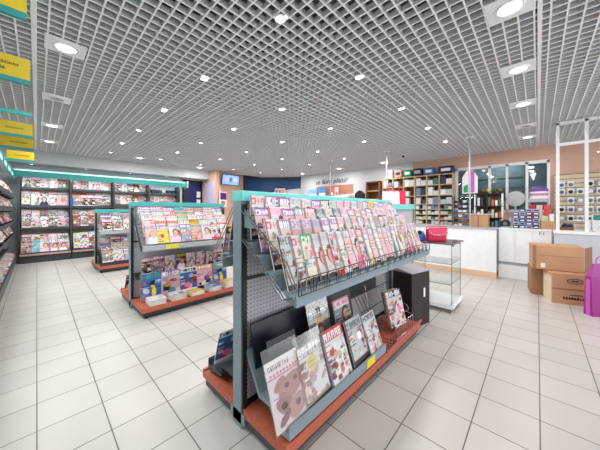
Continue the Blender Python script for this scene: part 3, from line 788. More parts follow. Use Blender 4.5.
# ------------------------------------------------------------------ left wall rack
lwr = thing('magazine_shelving', 'tiered grey wall rack of magazines along the left wall', 'display rack', (-.93, 0, 0))
for k in range(9): MB().box(0, 1.6+k*1.0, 0, .12, 1.63+k*1.0, 2.2).build('upright', M_grey, lwr)
MB().box(0, 1.2, .1, .02, 9.6, 2.3).build('back_panel', M_grey, lwr)
LZ_ = [1.76, 1.44, 1.12, .80]
for zz in LZ_:
    for k in range(8):
        MB().prism([(1.63+k, 0), (2.6+k, 0), (2.6+k, 1), (1.63+k, 1)][:0] or [(.02, zz+.04), (.52, zz-.03), (.54, zz+.03), (.55, zz+.03), (.53, zz-.05), (.02, zz+.01)], 'Y', 1.64+k, 2.6+k).build('shelf', M_dsteel, lwr)
        MB().prism([(.05, zz), (.54, zz+.04), (.53, zz-.05), (.4, zz-.1), (.05, zz-.16)], 'Y', 2.602+k, 2.612+k).build('bracket', M_black, lwr)
MB().box(.02, 1.3, .12, .58, 9.6, .27).build('base_shelf', M_dsteel, lwr)
MB().box(.02, 1.3, 0, .50, 9.6, .12).build('plinth', M_black, lwr)
MB().prism([(.02, .5), (.42, .44), (.43, .5), (.44, .5), (.43, .42), (.02, .46)], 'Y', 1.64, 9.6).build('shelf', M_black, lwr)
for r, zz in enumerate(LZ_):
    n = 9
    for i in range(n):
        magazine(random.choice(['far', 'craft', 'dark']), (-.93+.485, 9.42-(i//3)*1.0-(i%3)*.305, zz+.045), PI/2-.4, .4, 0, f'{ORD[i]} from the far corner, {["top", "second", "third", "fourth"][r]} left-wall shelf', 'magazines on the left wall rack', scale=.78)
for i in range(18):
    magazine(random.choice(['far', 'bright', 'women']), (-.93+.565, 9.4-i*.225, .305), PI/2, 1.22, 0, f'{ORD[i]} from the corner on left-wall base shelf', 'magazines on the left wall base', scale=.88)

# ------------------------------------------------------------------ door, pillar posters and screen
MB().box(4.05, 10.45, 0, 4.12, 10.5, 2.66).build('trim_10', M_black, kind='structure')
dr = thing('door_1', 'dark blue glazed door between magazine wall and pillar', 'door', (4.12, 10.45, 0)); dr['kind'] = 'structure'
MB().box(0, .02, 0, .78, .05, 2.55).build('leaf', M_navy, dr)
MB().box(0, -.01, 2.55, .78, .05, 2.66).build('head', M_black, dr); MB().box(.0, -.01, 0, .05, .019, 2.55).build('stile', M_black, dr); MB().box(.73, -.01, 0, .78, .019, 2.55).build('stile', M_black, dr)
for i, (xx, zz) in enumerate(((4.66, 1.95), (4.66, 1.62))):
    tag(MB().box(xx, 10.455, zz, xx+.16, 10.465, zz+.25).build('notice', M_white), ['upper', 'lower'][i]+' white notice on the dark blue door', 'notice')
po = tag(MB().box(4.885, 9.35, 1.3, 4.898, 10.25, 2.55).build('wall_mounted_poster', M_lav), 'tall lavender poster on the peach pillar', 'poster')
ang = math.atan2(1.2, 2.1)
pb = thing('advertising_board', 'purple and white advertising panel low on the pillar', 'poster', (5.25, 9.44, 1.55), ang)
MB().box(-.2, -.03, 0, .35, 0, .62).build('board', M_white, pb); MB().box(-.17, -.033, .3, .32, -.03, .58).build('print', mat('pp', rgb(90, 40, 110), .4), pb); MB().box(-.1, -.036, .08, .2, -.03, .24).build('print', M_red, pb)
tv = thing('television', 'wall-mounted screen tilted on the peach pillar wall', 'television', (5.52, 9.2, 2.66), math.radians(-30))
g = MB().box(-.36, -.03, -.22, .36, .03, .22).bevel(.008); g.build('bezel', M_black, tv)
MB().box(-.33, -.034, -.19, .33, -.031, .19).build('screen', M_screen, tv)
for k in range(3):
    MB().ball((-.18+k*.18, -.036, .02), .075, (.75, .03, 1.4)).build('picture_figure', mat('fig%d' % k, (rgb(190, 120, 160), rgb(60, 70, 140), rgb(200, 150, 150))[k], .5, emit=(rgb(190, 120, 160), rgb(60, 70, 140), rgb(200, 150, 150))[k], es=.6), tv)
MB().box(-.05, .03, -.05, .05, .32, .05).build('mount_arm', M_black, tv)
for ch in tv.children: pass
tv.rotation_euler = (math.radians(12), math.radians(4), math.radians(-22))
p = A0+dv*L_*.55+nv*.2
tg = thing('picture_sign', 'small pale picture sign standing before the blue wall', 'sign', (p.x, p.y, 2.12), math.atan2(dv.y, dv.x)+0)
MB().box(-.25, -.02, .0, .25, .02, .35).build('board', mat('sign_pale', rgb(232, 200, 200), .5), tg)
MB().box(-.02, -.02, -2.12, .02, .02, 0).build('post', M_white, tg)
for k in range(3): MB().box(-.2+k*.14, -.026, .06, -.1+k*.14, -.02, .28).build('print', mat('sp%d' % k, (rgb(180, 90, 100), rgb(120, 130, 180), rgb(210, 140, 120))[k], .5), tg)

# ------------------------------------------------------------------ right wall lettering and displays
tx = text_mesh('se faire plaisir', 'wall_lettering', .30, mat('lettering_ink', rgb(40, 42, 52), .5), None,
               Matrix.Translation((XW-.012, 6.52, 2.67)) @ Matrix.Rotation(-PI/2, 4, 'Z') @ Matrix.Rotation(PI/2, 4, 'X'), .004, .35, 1.02)
tag(tx, 'dark script lettering on the white wall over the shelves', 'lettering')
for i, (y, w, z, h, c) in enumerate(((7.3, .5, 1.982, .36, rgb(120, 180, 226)), (6.75, .4, 1.982, .40, rgb(80, 150, 216)), (6.25, .2, 1.982, .38, rgb(210, 110, 110)), (6.0, .18, 1.982, .38, rgb(232, 190, 196)))):
    pp = thing('display_poster', ['pale blue', 'sky blue', 'red', 'pink'][i]+' poster card standing under the script lettering', 'poster', (8.5, y, z), -PI/2, 'poster cards under the lettering')
    MB().box(-w/2, -.008, 0, w/2, .008, h).build('card', mat('pc%d' % i, c, .5, noise=.2, nscale=9), pp)
    MB().box(-w/2+.04, -.01, .06, w/2-.04, -.0085, h*.45).build('print', M_white if i != 3 else M_brown, pp)
ls = thing('low_cabinet', 'pale cabinet below the poster cards along the far right wall', 'cabinet', (8.25, 5.26, 0))
MB().box(0, 0, 0, .5, 2.5, 1.93).build('body', M_wood, ls); MB().box(-.02, -.02, 1.93, .5, 2.52, 1.98).build('top', M_white, ls)
for k in range(4): MB().box(-.012, .02+k*.62, .1, 0, .6+k*.62, 1.85).build('door', M_white, ls)
ds = thing('garment_display', 'black jacket on a display stand by the white pier', 'clothing display', (8.15, 4.72, 1.0))
MB().prism([(-.15, .35), (.15, .35), (.18, 1.0), (.06, 1.12), (-.06, 1.12), (-.19, 1.0)], 'X', -.08, .08).bevel(.03).build('jacket', M_black, ds)
MB().rod((0, 0, 1.1), (0, 0, 1.16), .02, 10).rod((0, 0, -1.0), (0, 0, .4), .02, 10).cyl((0, 0, -.99), .18, .02).build('stand', M_chrome, ds)
br = thing('tall_cabinet', 'tall brown wooden cabinet left of the pale shelving', 'cabinet', (8.4, 4.08, 0))
g = MB().box(0, 0, 0, .38, .04, 2.46).box(0, .5, 0, .38, .54, 2.46).box(0, 0, 2.42, .38, .54, 2.46).box(.34, .04, 0, .38, .5, 2.42); g.build('body', M_brown, br)
for zz in (.9, 1.35, 1.8, 2.1): MB().box(.02, .04, zz, .34, .5, zz+.025).build('shelf', M_wood, br)

# pale wooden shelving behind the counter
SH = thing('wall_shelving', 'pale wooden pigeonhole shelving on the wall behind the counter', 'shelving', (8.45, 0, 0))
SY = [1.82, 2.18, 2.54, 2.90, 3.26, 3.62, 3.98]
SZ = [.0, .5, .97, 1.12, 1.28, 1.44, 1.60, 1.87, 2.19, 2.50]
for y in SY: MB().box(0, y-.012, 0, .31, y+.012, 2.52).build('divider', M_wood, SH)
MB().box(.295, 1.82, 0, .31, 3.98, 2.5).build('back_panel', M_cream if False else M_brown, SH)
for z in SZ[1:]: MB().box(-.005, 1.81, z-.01, .295, 3.99, z+.012).build('shelf', M_wood, SH)
bc = [(rgb(225, 225, 228), 'white'), (rgb(196, 210, 222), 'pale blue'), (rgb(214, 96, 86), 'red'), (rgb(80, 120, 110), 'green'), (rgb(52, 54, 64), 'black'), (rgb(222, 200, 160), 'cream'), (rgb(238, 238, 238), 'bright white'), (rgb(120, 140, 170), 'grey-blue')]
rowname = {1.12: 'lowest visible', 1.28: 'second lowest', 1.44: 'third lowest', .97: 'bottom', 1.60: 'fourth', 1.87: 'upper', 2.19: 'topmost'}
for ci in range(6):
    for z, z2 in zip(SZ[2:-1], SZ[3:]):
        n = 3 if z < 1.55 else 2
        gap = z2-z-.03
        wq = (.336-.02)/n
        for k in range(n):
            if random.random() < .15: continue
            h = gap*random.uniform(.45, .92); c, cn = random.choice(bc+[bc[0], bc[1], bc[6], bc[6], bc[0]]*2)
            ya = SY[ci]+.02+k*wq
            o = MB().box(8.47, ya+.004, z+.013, 8.47+random.uniform(.1, .24), ya+wq-.008, z+.013+h).bevel(.003, 1).build('boxed_product', mat('prod_'+cn, c, .5))
            tag(o, f'{cn} packet, {rowname[z]} row, {ORD[ci]} pigeonhole column from right, {["right", "middle" if n == 3 else "left", "left"][k]} side', 'packet', 'packets in the pale pigeonhole shelving')
def tote(label, y, z, w, h, m, m2, x=8.62, d=.18):
    t = thing('bag', label, 'bag', (x, y, z), -PI/2)
    g = MB().box(-w/2, -d/2, 0, w/2, d/2, h).bevel(min(.035, h*.25), 3); g.build('body', m, t, smooth=True)
    MB().box(-w*.3, -d/2-.004, h*.3, w*.3, -d/2+.0, h*.7).build('print', m2, t)
    MB().path([(-w*.25, 0, h-.01), (-w*.2, 0, h+.05), (w*.2, 0, h+.05), (w*.25, 0, h-.01)], .006).build('handle', m2, t)
m_gr = mat('bag_green', rgb(20, 150, 96), .5); m_bk = mat('bag_black', rgb(34, 34, 44), .5); m_bl = mat('bag_blue', rgb(60, 120, 190), .5); m_nv = mat('bag_navy', rgb(36, 44, 92), .5); m_pk = mat('bag_pink', rgb(214, 160, 160), .5)
tote('long navy bag with white print on the shelving\'s right end', 2.02, 2.535, .42, .22, m_nv, M_white)
tote('blue bag on the shelving beside the black one', 2.50, 2.535, .30, .22, m_bl, M_white)
tote('black bag on the shelving between blue and green bags', 2.84, 2.535, .30, .24, m_bk, M_grey)
tote('green bag on top of the shelving', 3.16, 2.535, .26, .22, m_gr, M_white)
tote('pink bag on top of the shelving, left of the green one', 3.48, 2.535, .26, .26, m_pk, m_bk)
tote('pale bag at the left end of the shelving top', 3.8, 2.535, .24, .3, m_bagw, m_pk)

# ------------------------------------------------------------------ counters
ca = thing('counter', 'long white counter with peach plinth left of the drawers', 'counter', (6.5, .62, 0))
MB().box(0, 0, .12, .6, 4.4, 1.0).build('body', M_counter, ca); MB().box(.0, 0.0, 0, .6, 4.4, .12).build('plinth', M_plinth, ca); MB().box(-.02, -.01, 1.0, .62, 4.42, 1.03).build('worktop', M_grey, ca)
lc = thing('cabinet', 'low white two-door cabinet between the counters', 'cabinet', (6.72, -.2, 0))
MB().box(.02, 0, .33, .5, .8, 1.0).build('body', M_counter, lc); MB().box(-.01, .0, 1.0, .52, .8, 1.03).build('worktop', M_white, lc)
MB().box(.02, 0, 0, .5, .8, .27).build('plinth', mat('gloss_white', rgb(240, 243, 246), .12), lc); MB().box(.05, 0, .27, .5, .8, .33).build('recess', M_grey, lc)
for k, (a, b) in enumerate(((.01, .14), (.145, .27), (.275, .53), (.535, .79))):
    d = MB().box(0, a, .34, .02, b, .99).build('door', M_counter, lc)
    yy = (b-.02) if k in (0,) else (a+.02)
    if k < 2: MB().box(-.02, .11 if k == 0 else .165, .93, -.008, .12 if k == 0 else .175, .98).box(-.01, .11 if k == 0 else .165, .95, 0, .12 if k == 0 else .175, .955).build('handle', M_chrome, d)
cb = thing('counter', 'grey-white counter behind the cardboard boxes', 'counter', (6.55, -2.6, 0))
MB().box(0, 0, .1, .65, 2.38, .98).build('body', mat('counter_grey', rgb(206, 210, 218), .35), cb); MB().box(-.02, 0, .98, .67, 2.39, 1.03).build('worktop', M_white, cb); MB().box(.04, 0, 0, .6, 2.36, .1).build('plinth', M_plinth, cb)
for i, y in enumerate((1.09, 2.99, 4.9)):
    t = thing('steel_pole', ['slim steel pole rising from the counter right of the shelving', 'slim steel pole behind the red and white bags', 'slim steel pole beside the script lettering'][i], 'pole', (6.6, y, 1.03), 0, 'steel poles on the counter')
    MB().cyl((0, 0, (CEIL-1.03)/2), .019, CEIL-1.03-.02, 16).build('tube', M_chrome, t, smooth=False); MB().cyl((0, 0, CEIL-1.03-.012), .09, .012).build('top_flange', M_white, t); MB().cyl((0, 0, .006), .05, .012).build('base_flange', M_chrome, t)
t = thing('dome_camera', 'small dark dome camera on the ceiling grid above the shelving', 'camera', (7.4, 2.85, CEIL))
MB().cyl((0, 0, -.012), .06, .024).build('mount', M_white, t); MB().ball((0, 0, -.03), .045).build('dome', M_black, t, smooth=True)
# glass partition
gp = thing('glass_partition', 'white-framed glass screen rising from the counter to the ceiling', 'partition', (6.6, 0, 1.03))
for y in (-.27, -.62, -1.0, -1.9): MB().box(-.025, y-.022, 0, .025, y+.022, 1.97).build('post', M_white, gp)
MB().box(-.025, -1.95, 1.93, .025, -.25, 1.985).build('top_rail', M_white, gp)
MB().box(-.02, -1.95, 1.55, .02, -.29, 1.60).build('cross_rail', M_white, gp)
for a, b in ((-.598, -.292), (-.978, -.642), (-1.878, -1.022)): MB().box(-.004, a, .0, .004, b, 1.93).build('pane', M_glass, gp)
# slatwall
sw = thing('slatwall', 'beige slatwall panel behind the glass screen', 'wall panel', (8.72, 0, 0))
MB().box(0.02, -2.2, 0, .075, -.3, 2.27).build('panel', mat('slat_groove', rgb(150, 130, 108), .6), sw)
for k in range(13): MB().box(0, -2.2, .9+k*.105, .02, -.3, .9+k*.105+.088).build('slat', M_slat, sw)
idx = 0
cc = [(M_black, 'black'), (M_white, 'white'), (mat('acc_blue', rgb(90, 110, 150), .5), 'blue'), (mat('acc_grey', rgb(120, 120, 128), .5), 'grey')]
for r, z in enumerate((1.22, 1.43, 1.64, 1.85, 2.02)):
    for k in range(7):
        y = -.42-k*.15
        if random.random() < .22: continue
        m, cn = random.choice(cc)
        t = thing('hanging_accessory', f'{cn} blister pack on slatwall row {["lowest", "second", "middle", "fourth", "top"][r]}, {ORD[k]} from left', 'accessory', (8.69, y, z), 0, 'accessory packs on the slatwall')
        MB().box(-.01, -.055, -.07, .0, .055, .07).build('card', M_white if cn != 'white' else M_grey, t); MB().ball((-.015, 0, -.01), .04, (.5, 1, 1.1), 10).build('product', m, t); MB().rod((-.02, 0, .08), (.03, 0, .08), .004).build('hook', M_chrome, t)
# dark lighter / tobacco rack
rk = thing('spinner_rack', 'dark wire rack of small packs beside the steel pole', 'display rack', (7.9, 1.25, 0))
g = MB()
for y in (0, .44): g.box(0, y, 0, .02, y+.015, 1.8); g.box(.2, y, 0, .22, y+.015, 1.8)
for k in range(7): g.box(0, 0, .95+k*.13, .22, .45, .958+k*.13)
g.build('frame', M_black, rk)
for r in range(6):
    for k in range(4):
        m, cn = random.choice(cc)
        tag(MB().box(7.93, 1.275+k*.105, .959+r*.13, 8.0, 1.36+k*.105, .959+r*.13+random.uniform(.05, .1)).bevel(.006, 1).build('small_pack', m), f'{cn} pack in the dark rack, {ORD[r]} row up, {ORD[k]} from right', 'packet', 'small packs in the dark rack')
# black bookcase under the window
bk = thing('bookcase', 'black-shelved white bookcase below the window', 'bookcase', (7.9, .62, 0))
for y in (0, .3, .56): MB().box(0, y, 0, .25, y+.025, 1.84).build('side_panel', M_white if y != .3 else M_black, bk)
for z in (.95, 1.2, 1.5, 1.82): MB().box(0, 0, z, .25, .58, z+.02).build('shelf', M_black, bk)
MB().box(.24, 0, 0, .25, .58, 1.84).build('back_panel', M_brown, bk)
for r, z in enumerate((.97, 1.22, 1.52)):
    for k in range(7):
        c, cn = random.choice(bc); h = random.uniform(.12, .22)
        y = .65+k*.073
        if k in (4,): continue
        tag(MB().box(7.93, y, z+.001, 8.07, y+.05, z+h).build('product_bottle', mat('prod_'+cn, c, .5)), f'{cn} item in the black bookcase, {["lower", "middle", "upper"][r]} shelf, {ORD[k]} from right', 'packet', 'items in the black bookcase')
for i in range(5):
    m = (mat('pl1', rgb(120, 90, 60), .7), mat('pl2', rgb(60, 90, 60), .7), mat('pl3', rgb(200, 180, 120), .7))[i % 3]
    tag(MB().ball((8.02, .69+i*.11, 1.912), .055, (1, 1, 1.1), 10).build('soft_toy', m, smooth=True), f'small round plush item on top of the black bookcase, {ORD[i]} from right', 'toy', 'plush items on the bookcase')
# hanging purple-white advertisement
ad = thing('hanging_banner', 'purple and white banner hanging before the left window pane', 'banner', (7.85, 1.29, 1.85), -PI/2)
g = MB()
n = 10; top = [(-.17+.34*i/n, .42+.22*math.sin(PI*i/n)) for i in range(n+1)]
g.prism([(-.17, 0)]+top+[(.17, 0)], 'Y', -.012, .012).build('panel', M_bagw if False else m_bagw, ad)
MB().prism([(0, .02), (0, .62), (.1, .58), (.1, .02)], 'Y', -.016, -.0125).build('print', M_purpl, ad)
MB().prism([(-.14, .03), (-.14, .2), (-.04, .24), (-.04, .03)], 'Y', -.016, -.0125).build('print', m_gr, ad)
MB().rod((0, 0, .62), (0, 0, 1.18), .004).build('cord', M_grey, ad)
# things on the counters
bx = thing('cardboard_box', 'small brown box on the left counter under white paper', 'box', (6.82, .95, 1.03))
MB().box(-.1, -.17, 0, .15, .17, .28).build('body', M_card, bx)
g = MB().box(-.105, -.012, 0, -.1, .012, .28); g.build('tape', M_card2, bx)
tag(MB().box(6.7, .72, 1.315, 7.0, 1.2, 1.325).build('paper_sheet', M_white), 'white sheet lying over the small box on the left counter', 'paper')
t = thing('tape_dispenser', 'round black object beside the blue packets on the cabinet', 'dispenser', (6.9, .50, 1.03))
MB().torus((0, 0, .09), .062, .028, 'X').build('roll', M_black, t, smooth=True); MB().box(-.04, -.06, 0, .04, .06, .03).build('base', M_grey, t)
tag(MB().box(7.0, .41, 1.03, 7.1, .44, 1.25).box(6.97, .40, 1.03, 7.12, .47, 1.045).build('plastic_stand', mat('pale_cyan', rgb(190, 216, 226), .4)), 'pale plastic stand behind the round black object', 'stand')
for r in range(6):
    for k in range(4):
        w = .1; y = -.03+k*.104
        c = [(rgb(40, 50, 96), 'navy'), (rgb(76, 98, 160), 'blue'), (rgb(170, 180, 210), 'pale blue')][(r+k*2+(r*k) % 2) % 3]
        if r == 5 and k == 3: continue
        t = thing('packet', f'{c[1]} packet in the blue pile, {ORD[r]} layer up, {ORD[k]} from right', 'packet', (7.0+random.uniform(-.02, .02), y+.05, 1.031+r*.068), 0, 'blue packets piled on the cabinet')
        MB().box(-.09, -.048, 0, .09, .048, .062).bevel(.012, 2).build('wrap', mat('pk_'+c[1], c[0], .4), t, smooth=True); MB().box(-.0925, -.03, .018, -.0895, .03, .042).build('label_patch', M_white if c[1] != 'pale blue' else M_navy, t)
tr = thing('cardboard_tray', 'open cardboard tray of papers on the cabinet right of the blue packets', 'tray', (6.95, -.155, 1.03))
g = MB().box(-.12, -.13, 0, .14, .115, .012).box(-.12, -.13, .012, -.11, .115, .16).box(.13, -.13, .012, .14, .115, .16).box(-.12, -.13, .012, .14, -.12, .18).box(-.12, .105, .012, .14, .115, .18); g.build('body', M_card, tr)
tag(MB().box(6.86, -.23, 1.045, 7.06, -.17, 1.33).build('envelope', M_white), 'white envelope standing in the cardboard tray, right one', 'envelope')
tag(MB().box(6.86, -.15, 1.045, 7.06, -.06, 1.29).build('envelope', mat('env_green', rgb(190, 214, 170), .6)), 'pale green folder standing in the cardboard tray', 'folder')
ov = thing('display_disc', 'white oval disc standing in front of the window', 'sign', (8.2, .40, 1.03))
MB().ball((0, 0, .66), .185, (.06, 1.0, 1.02), 24).build('disc', M_grey, ov, smooth=True); MB().rod((0, 0, 0), (0, 0, .52), .015, 10).cyl((0, 0, -1.02), .12, .02).rod((0, 0, -1.02), (0, 0, 0), .015, 10).build('stem', M_grey, ov)
pc = thing('round_box', 'purple and white domed box before the rightmost window pane', 'box', (8.3, -.02, 1.62)); pc.scale = (.82, .82, 1)
MB().cyl((0, 0, .16), .2, .2, 28).build('body', m_bagw, pc); MB().ball((0, 0, .26), .21, (1, 1, .5), 20).build('lid', mat('dome_purple', rgb(110, 70, 140), .4), pc, smooth=True); MB().cyl((0, 0, .16), .203, .06, 28).build('band', mat('band_pale', rgb(190, 140, 180), .5), pc)
MB().box(-.2, -.22, -.02, .25, .22, .06).box(-.17, -.2, -1.62, -.15, -.18, -.02).box(-.17, .18, -1.62, -.15, .2, -.02).box(.2, -.2, -1.62, .22, -.18, -.02).box(.2, .18, -1.62, .22, .2, -.02).build('stand', M_grey, pc)
for i in range(3):
    tag(MB().box(7.7, -.2+i*.12, 1.03, 7.8, -.1+i*.12, 1.52).bevel(.01).build('red_carton', mat('carton_red%d' % i, (rgb(220, 80, 90), rgb(236, 190, 190), rgb(200, 50, 70))[i], .5)), ['bright red', 'pale pink', 'deep red'][i]+' carton behind the tray under the rightmost pane', 'carton', 'red cartons behind the tray')
t = thing('back_cabinet', 'low white cabinet standing behind the blue packets', 'cabinet', (7.62, -.3, 0))
MB().box(0, 0, 0, .25, .85, 1.0).build('body', M_counter, t); MB().box(-.01, 0, 1.0, .26, .85, 1.028).build('worktop', M_white, t)
# on the right counter
for i, (y, z, kind) in enumerate(((-.4, 0, 'a'), (-.55, 0, 'b'), (-.68, 0, 'c'), (-.78, 0, 'd'), (-.9, 0, 'e'))):
    nm = ['brown_tray', 'jar', 'bottle', 'teal_carton', 'black_printer'][i]
    lb = ['low brown tray with dark goods behind the glass screen', 'clear jar standing on the right counter', 'slim white bottle on the right counter behind the second post', 'teal and white carton on the right counter', 'black receipt printer at the right edge of the counter'][i]
    t = thing(nm, lb, nm.split('_')[-1], (6.95, y, 1.03))
    if i == 0: MB().box(-.1, -.09, 0, .1, .09, .06).build('tray', M_brown, t); MB().ball((0, -.05, .08), .04).ball((0, .02, .08), .045).build('goods', M_navy, t)
    elif i == 1: MB().cyl((0, 0, .09), .045, .18).build('body', M_glass, t); MB().cyl((0, 0, .19), .046, .02).build('lid', M_white, t)
    elif i == 2: MB().cyl((0, 0, .1), .028, .2).build('body', M_white, t); MB().cyl((0, 0, .22), .012, .05).build('cap', M_navy, t)
    elif i == 3: MB().box(-.08, -.06, 0, .08, .06, .3).bevel(.004).build('body', M_white, t); MB().box(-.084, -.055, .2, -.0805, .055, .29).build('print', M_teald, t)
    else: MB().box(-.1, -.07, 0, .1, .055, .16).bevel(.015).build('body', M_black, t); MB().box(-.06, -.04, .16, .02, .03, .2).build('paper', M_white, t)

# ------------------------------------------------------------------ glass display case with the pink handbag
gc = thing('glass_display_case', 'small glass display case on castors with two glass shelves', 'display case', (3.87, .845, 0))
MB().box(-.02, -.02, .06, .56, .52, .11).build('base', M_white, gc)
for a, b in ((.02, .02), (.50, .02), (.02, .46), (.50, .46)):
    w = MB().cyl((a, b, .03), .03, .022, 14, ax='Y'); w.box(a-.012, b-.018, .03, a+.012, b+.018, .06); w.build('castor', M_chrome, gc)
MB().box(0, 0, .11, .54, .006, .93).build('pane', M_glass, gc); MB().box(0, .494, .11, .54, .5, .93).build('pane', M_glass, gc)
MB().box(0, .006, .11, .006, .494, .93).build('pane', M_glass, gc); MB().box(.534, .006, .11, .54, .494, .93).build('pane', M_glass, gc)
g = MB()
for a, b in ((0, 0), (.538, 0), (0, .498), (.538, .498)): g.rod((a, b, .11), (a, b, .93), .0035)
g.build('glass_edge', M_slot, gc)
for z in (.38, .66):
    s = MB().box(.008, .008, z, .532, .492, z+.008).build('shelf', M_glass, gc)
    g = MB().rod((.008, .008, z+.004), (.532, .008, z+.004), .004).rod((.008, .008, z+.004), (.008, .492, z+.004), .004); g.build('shelf_edge', M_slot, s)
MB().box(-.03, -.03, .93, .62, .515, .945).build('lid', mat('smoked_lid', rgb(110, 108, 118), .15), gc)
for a, b in ((.06, -.002), (.46, -.002)): MB().box(a, b-.01, .90, a+.02, b+.008, .935).build('clip', M_chrome, gc)
hb = thing('handbag', 'pink-red flap handbag on top of the glass case', 'handbag', (4.04, 1.08, .946), math.radians(-46)); hb.scale = (1.12,)*3
m_hb = mat('leather_pink', rgb(206, 22, 74), .35)
g = MB().box(-.125, -.04, 0, .125, .04, .165).bevel(.02, 3); g.build('body', m_hb, hb, smooth=True)
g = MB().prism([(-.122, .185), (.122, .185), (.124, .10), (.07, .075), (-.07, .075), (-.124, .10)], 'Y', -.05, -.04).bevel(.003, 2); g.build('flap', mat('leather_pink2', rgb(224, 44, 94), .3), hb)
MB().path([(-.115, -.051, .15), (-.09, -.052, .11), (-.05, -.052, .09), (.05, -.052, .09), (.09, -.052, .11), (.115, -.051, .15)], .002).build('trim_line', m_bagw, hb)
MB().cyl((0, -.054, .09), .009, .006, 14, ax='Y').build('clasp', M_chrome, hb)
MB().path([(-.12, 0, .15), (-.13, 0, .19), (0, 0, .2), (.13, 0, .19), (.12, 0, .15)], .005).build('strap', m_hb, hb)
pk = thing('toy_pack', 'blue toy pack lying behind the handbag on the glass case', 'toy', (3.98, 1.28, .946), math.radians(-46))
MB().box(-.07, -.03, 0, .07, .03, .10).bevel(.015).build('pack', m_bl, pk, smooth=True); MB().ball((.03, -.0, .115), .03).build('top', M_sky if False else mat('toy_sky', rgb(130, 170, 210), .5), pk, smooth=True)
MB().ball((-.02, -.02, .13), .03).build('head', M_black, pk, smooth=True)

# ------------------------------------------------------------------ cardboard boxes and purple bag
def carton(name, label, p0, ang, w, d, z0, z1, m):
    t = thing(name, label, 'box', (p0[0], p0[1], z0), ang)
    MB().box(0, -w, 0, d, 0, z1-z0).bevel(.004, 1).build('body', m, t)
    return t
aa = math.atan2(.33, -.1)   # direction handled below
b1 = carton('cardboard_box', 'front lower cardboard box with printed oval, under the big box', (5.40, -.163), math.radians(17), .46, .34, 0, .455, M_card)
MB().box(-.002, -.46, .21, .0, -.0, .235).build('tape', M_card2, b1)
g = MB()
n = 28
for i in range(n):
    a, b = 2*PI*i/n, 2*PI*(i+1)/n
    g.rod((-.003, -.25+.085*math.cos(a), .35+.036*math.sin(a)), (-.003, -.25+.085*math.cos(b), .35+.036*math.sin(b)), .004)
g.box(-.004, -.29, .342, 0, -.21, .358); g.build('printed_oval', M_carton, b1)
g = MB()
r_ = random.Random(5)
for k in range(11):
    y = -.12-k*.03; g.box(-.003, y-.022, .075, 0, y, .082+.03*r_.random()); g.box(-.003, y-.01, .075, 0, y-.003, .115)
for k in range(6):
    y = -.2-k*.024; g.box(-.003, y-.014, .135, 0, y, .15+.008*r_.random())
g.build('printed_text', M_carton, b1)
MB().box(.02, .002, .0, .3, .004, .4).build('pale_side', mat('side_cream', rgb(226, 206, 176), .7), b1)  # paler cream panel over the left face
b2 = carton('cardboard_box', 'back lower cardboard box, left of the printed one', (5.74, .075), math.radians(8), .25, .40, 0, .455, M_card2)
MB().box(-.002, -.18, 0, 0, -.15, .455).build('tape', M_card, b2)
b3 = carton('cardboard_box', 'large open cardboard box lying across the two lower boxes', (5.55, .05), math.radians(8), .56, .42, .462, .842, M_card)
MB().box(-.003, -.53, .22, 0, -.03, .226).build('crease', M_card2, b3); MB().box(-.004, -.14, .03, -.0005, -.09, .10).build('shipping_label', M_paper, b3)
MB().box(-.006, -.035, .0, .0, .01, .38).build('flap', M_card2, b3)  # narrow darker strip down the left front edge
g = MB(); g.prism([(.0, -.565), (.34, -.72), (.34, -.726), (0, -.571)], 'Z', 0.0, .37).build('flap', M_card2, b3)
pbg = thing('gift_bag', 'glossy purple paper bag standing at the right edge', 'bag', (5.04, -.53, 0), math.radians(45))
g = MB(); W_, D_, H_ = .40, .11, .52
v0 = [g.bm.verts.new(p) for p in ((0, 0, 0), (0, -W_, 0), (D_, -W_, 0), (D_, 0, 0))]
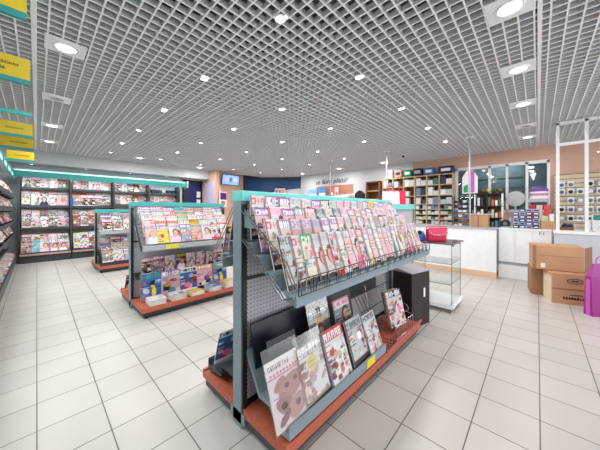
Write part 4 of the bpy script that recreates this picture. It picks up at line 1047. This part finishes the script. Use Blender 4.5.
v1 = [g.bm.verts.new(p) for p in ((.02, -.0, H_), (.02, -W_, H_), (D_-.02, -W_, H_), (D_-.02, 0, H_))]
v2 = [g.bm.verts.new(p) for p in ((D_/2-.01, -.07, H_+.17), (D_/2-.01, -W_+.07, H_+.17), (D_/2+.01, -W_+.07, H_+.17), (D_/2+.01, -.07, H_+.17))]
g.bm.faces.new(v0[::-1])
for a, b in ((v0, v1), (v1, v2)):
    for i in range(4): g.bm.faces.new((a[i], a[(i+1) % 4], b[(i+1) % 4], b[i]))
g.bm.faces.new(v2); g.build('body', M_purple, pbg)
MB().prism([(.03, .0), (D_-.03, .0), (D_-.03, .48), (.03, .48)], 'Y', 0.001, .004).build('pale_side', M_purpl, pbg)  # lighter purple panel on the narrow left face
MB().path([(D_/2, -.1, H_+.15), (D_/2, -.12, H_+.24), (D_/2, -W_/2, H_+.28), (D_/2, -W_+.12, H_+.24), (D_/2, -W_+.1, H_+.15)], .008).build('handle', M_purpl, pbg)

# ------------------------------------------------------------------ camera, ambient fill, tone
cam = bpy.data.cameras.new('camera'); cam.sensor_width = 36; cam.lens = 15.0; cam.shift_y = -14.5/600; cam.clip_start = .02
co = bpy.data.objects.new('camera', cam); COL.objects.link(co); co.location = (0, 0, 1.4)
co.rotation_euler = (PI/2, 0, -math.atan2(W[0], W[1]))
sc = bpy.context.scene; sc.camera = co
w = bpy.data.worlds.new('world'); sc.world = w; w.use_nodes = True
w.node_tree.nodes['Background'].inputs['Color'].default_value = (.95, .97, 1, 1); w.node_tree.nodes['Background'].inputs['Strength'].default_value = 2.3  # even fill added through the unbuilt side behind the camera
sc.view_settings.view_transform = 'Standard'; sc.view_settings.look = 'None'; sc.view_settings.gamma = 1; sc.view_settings.exposure = 0.18
sc.view_settings.use_curve_mapping = False
try:
    sc.cycles.use_denoising = True
    sc.cycles.max_bounces = 8; sc.cycles.transparent_max_bounces = 16; sc.cycles.sample_clamp_indirect = 6
    sc.cycles.use_light_tree = True
except Exception: pass
print('magazines', NMAG[0])
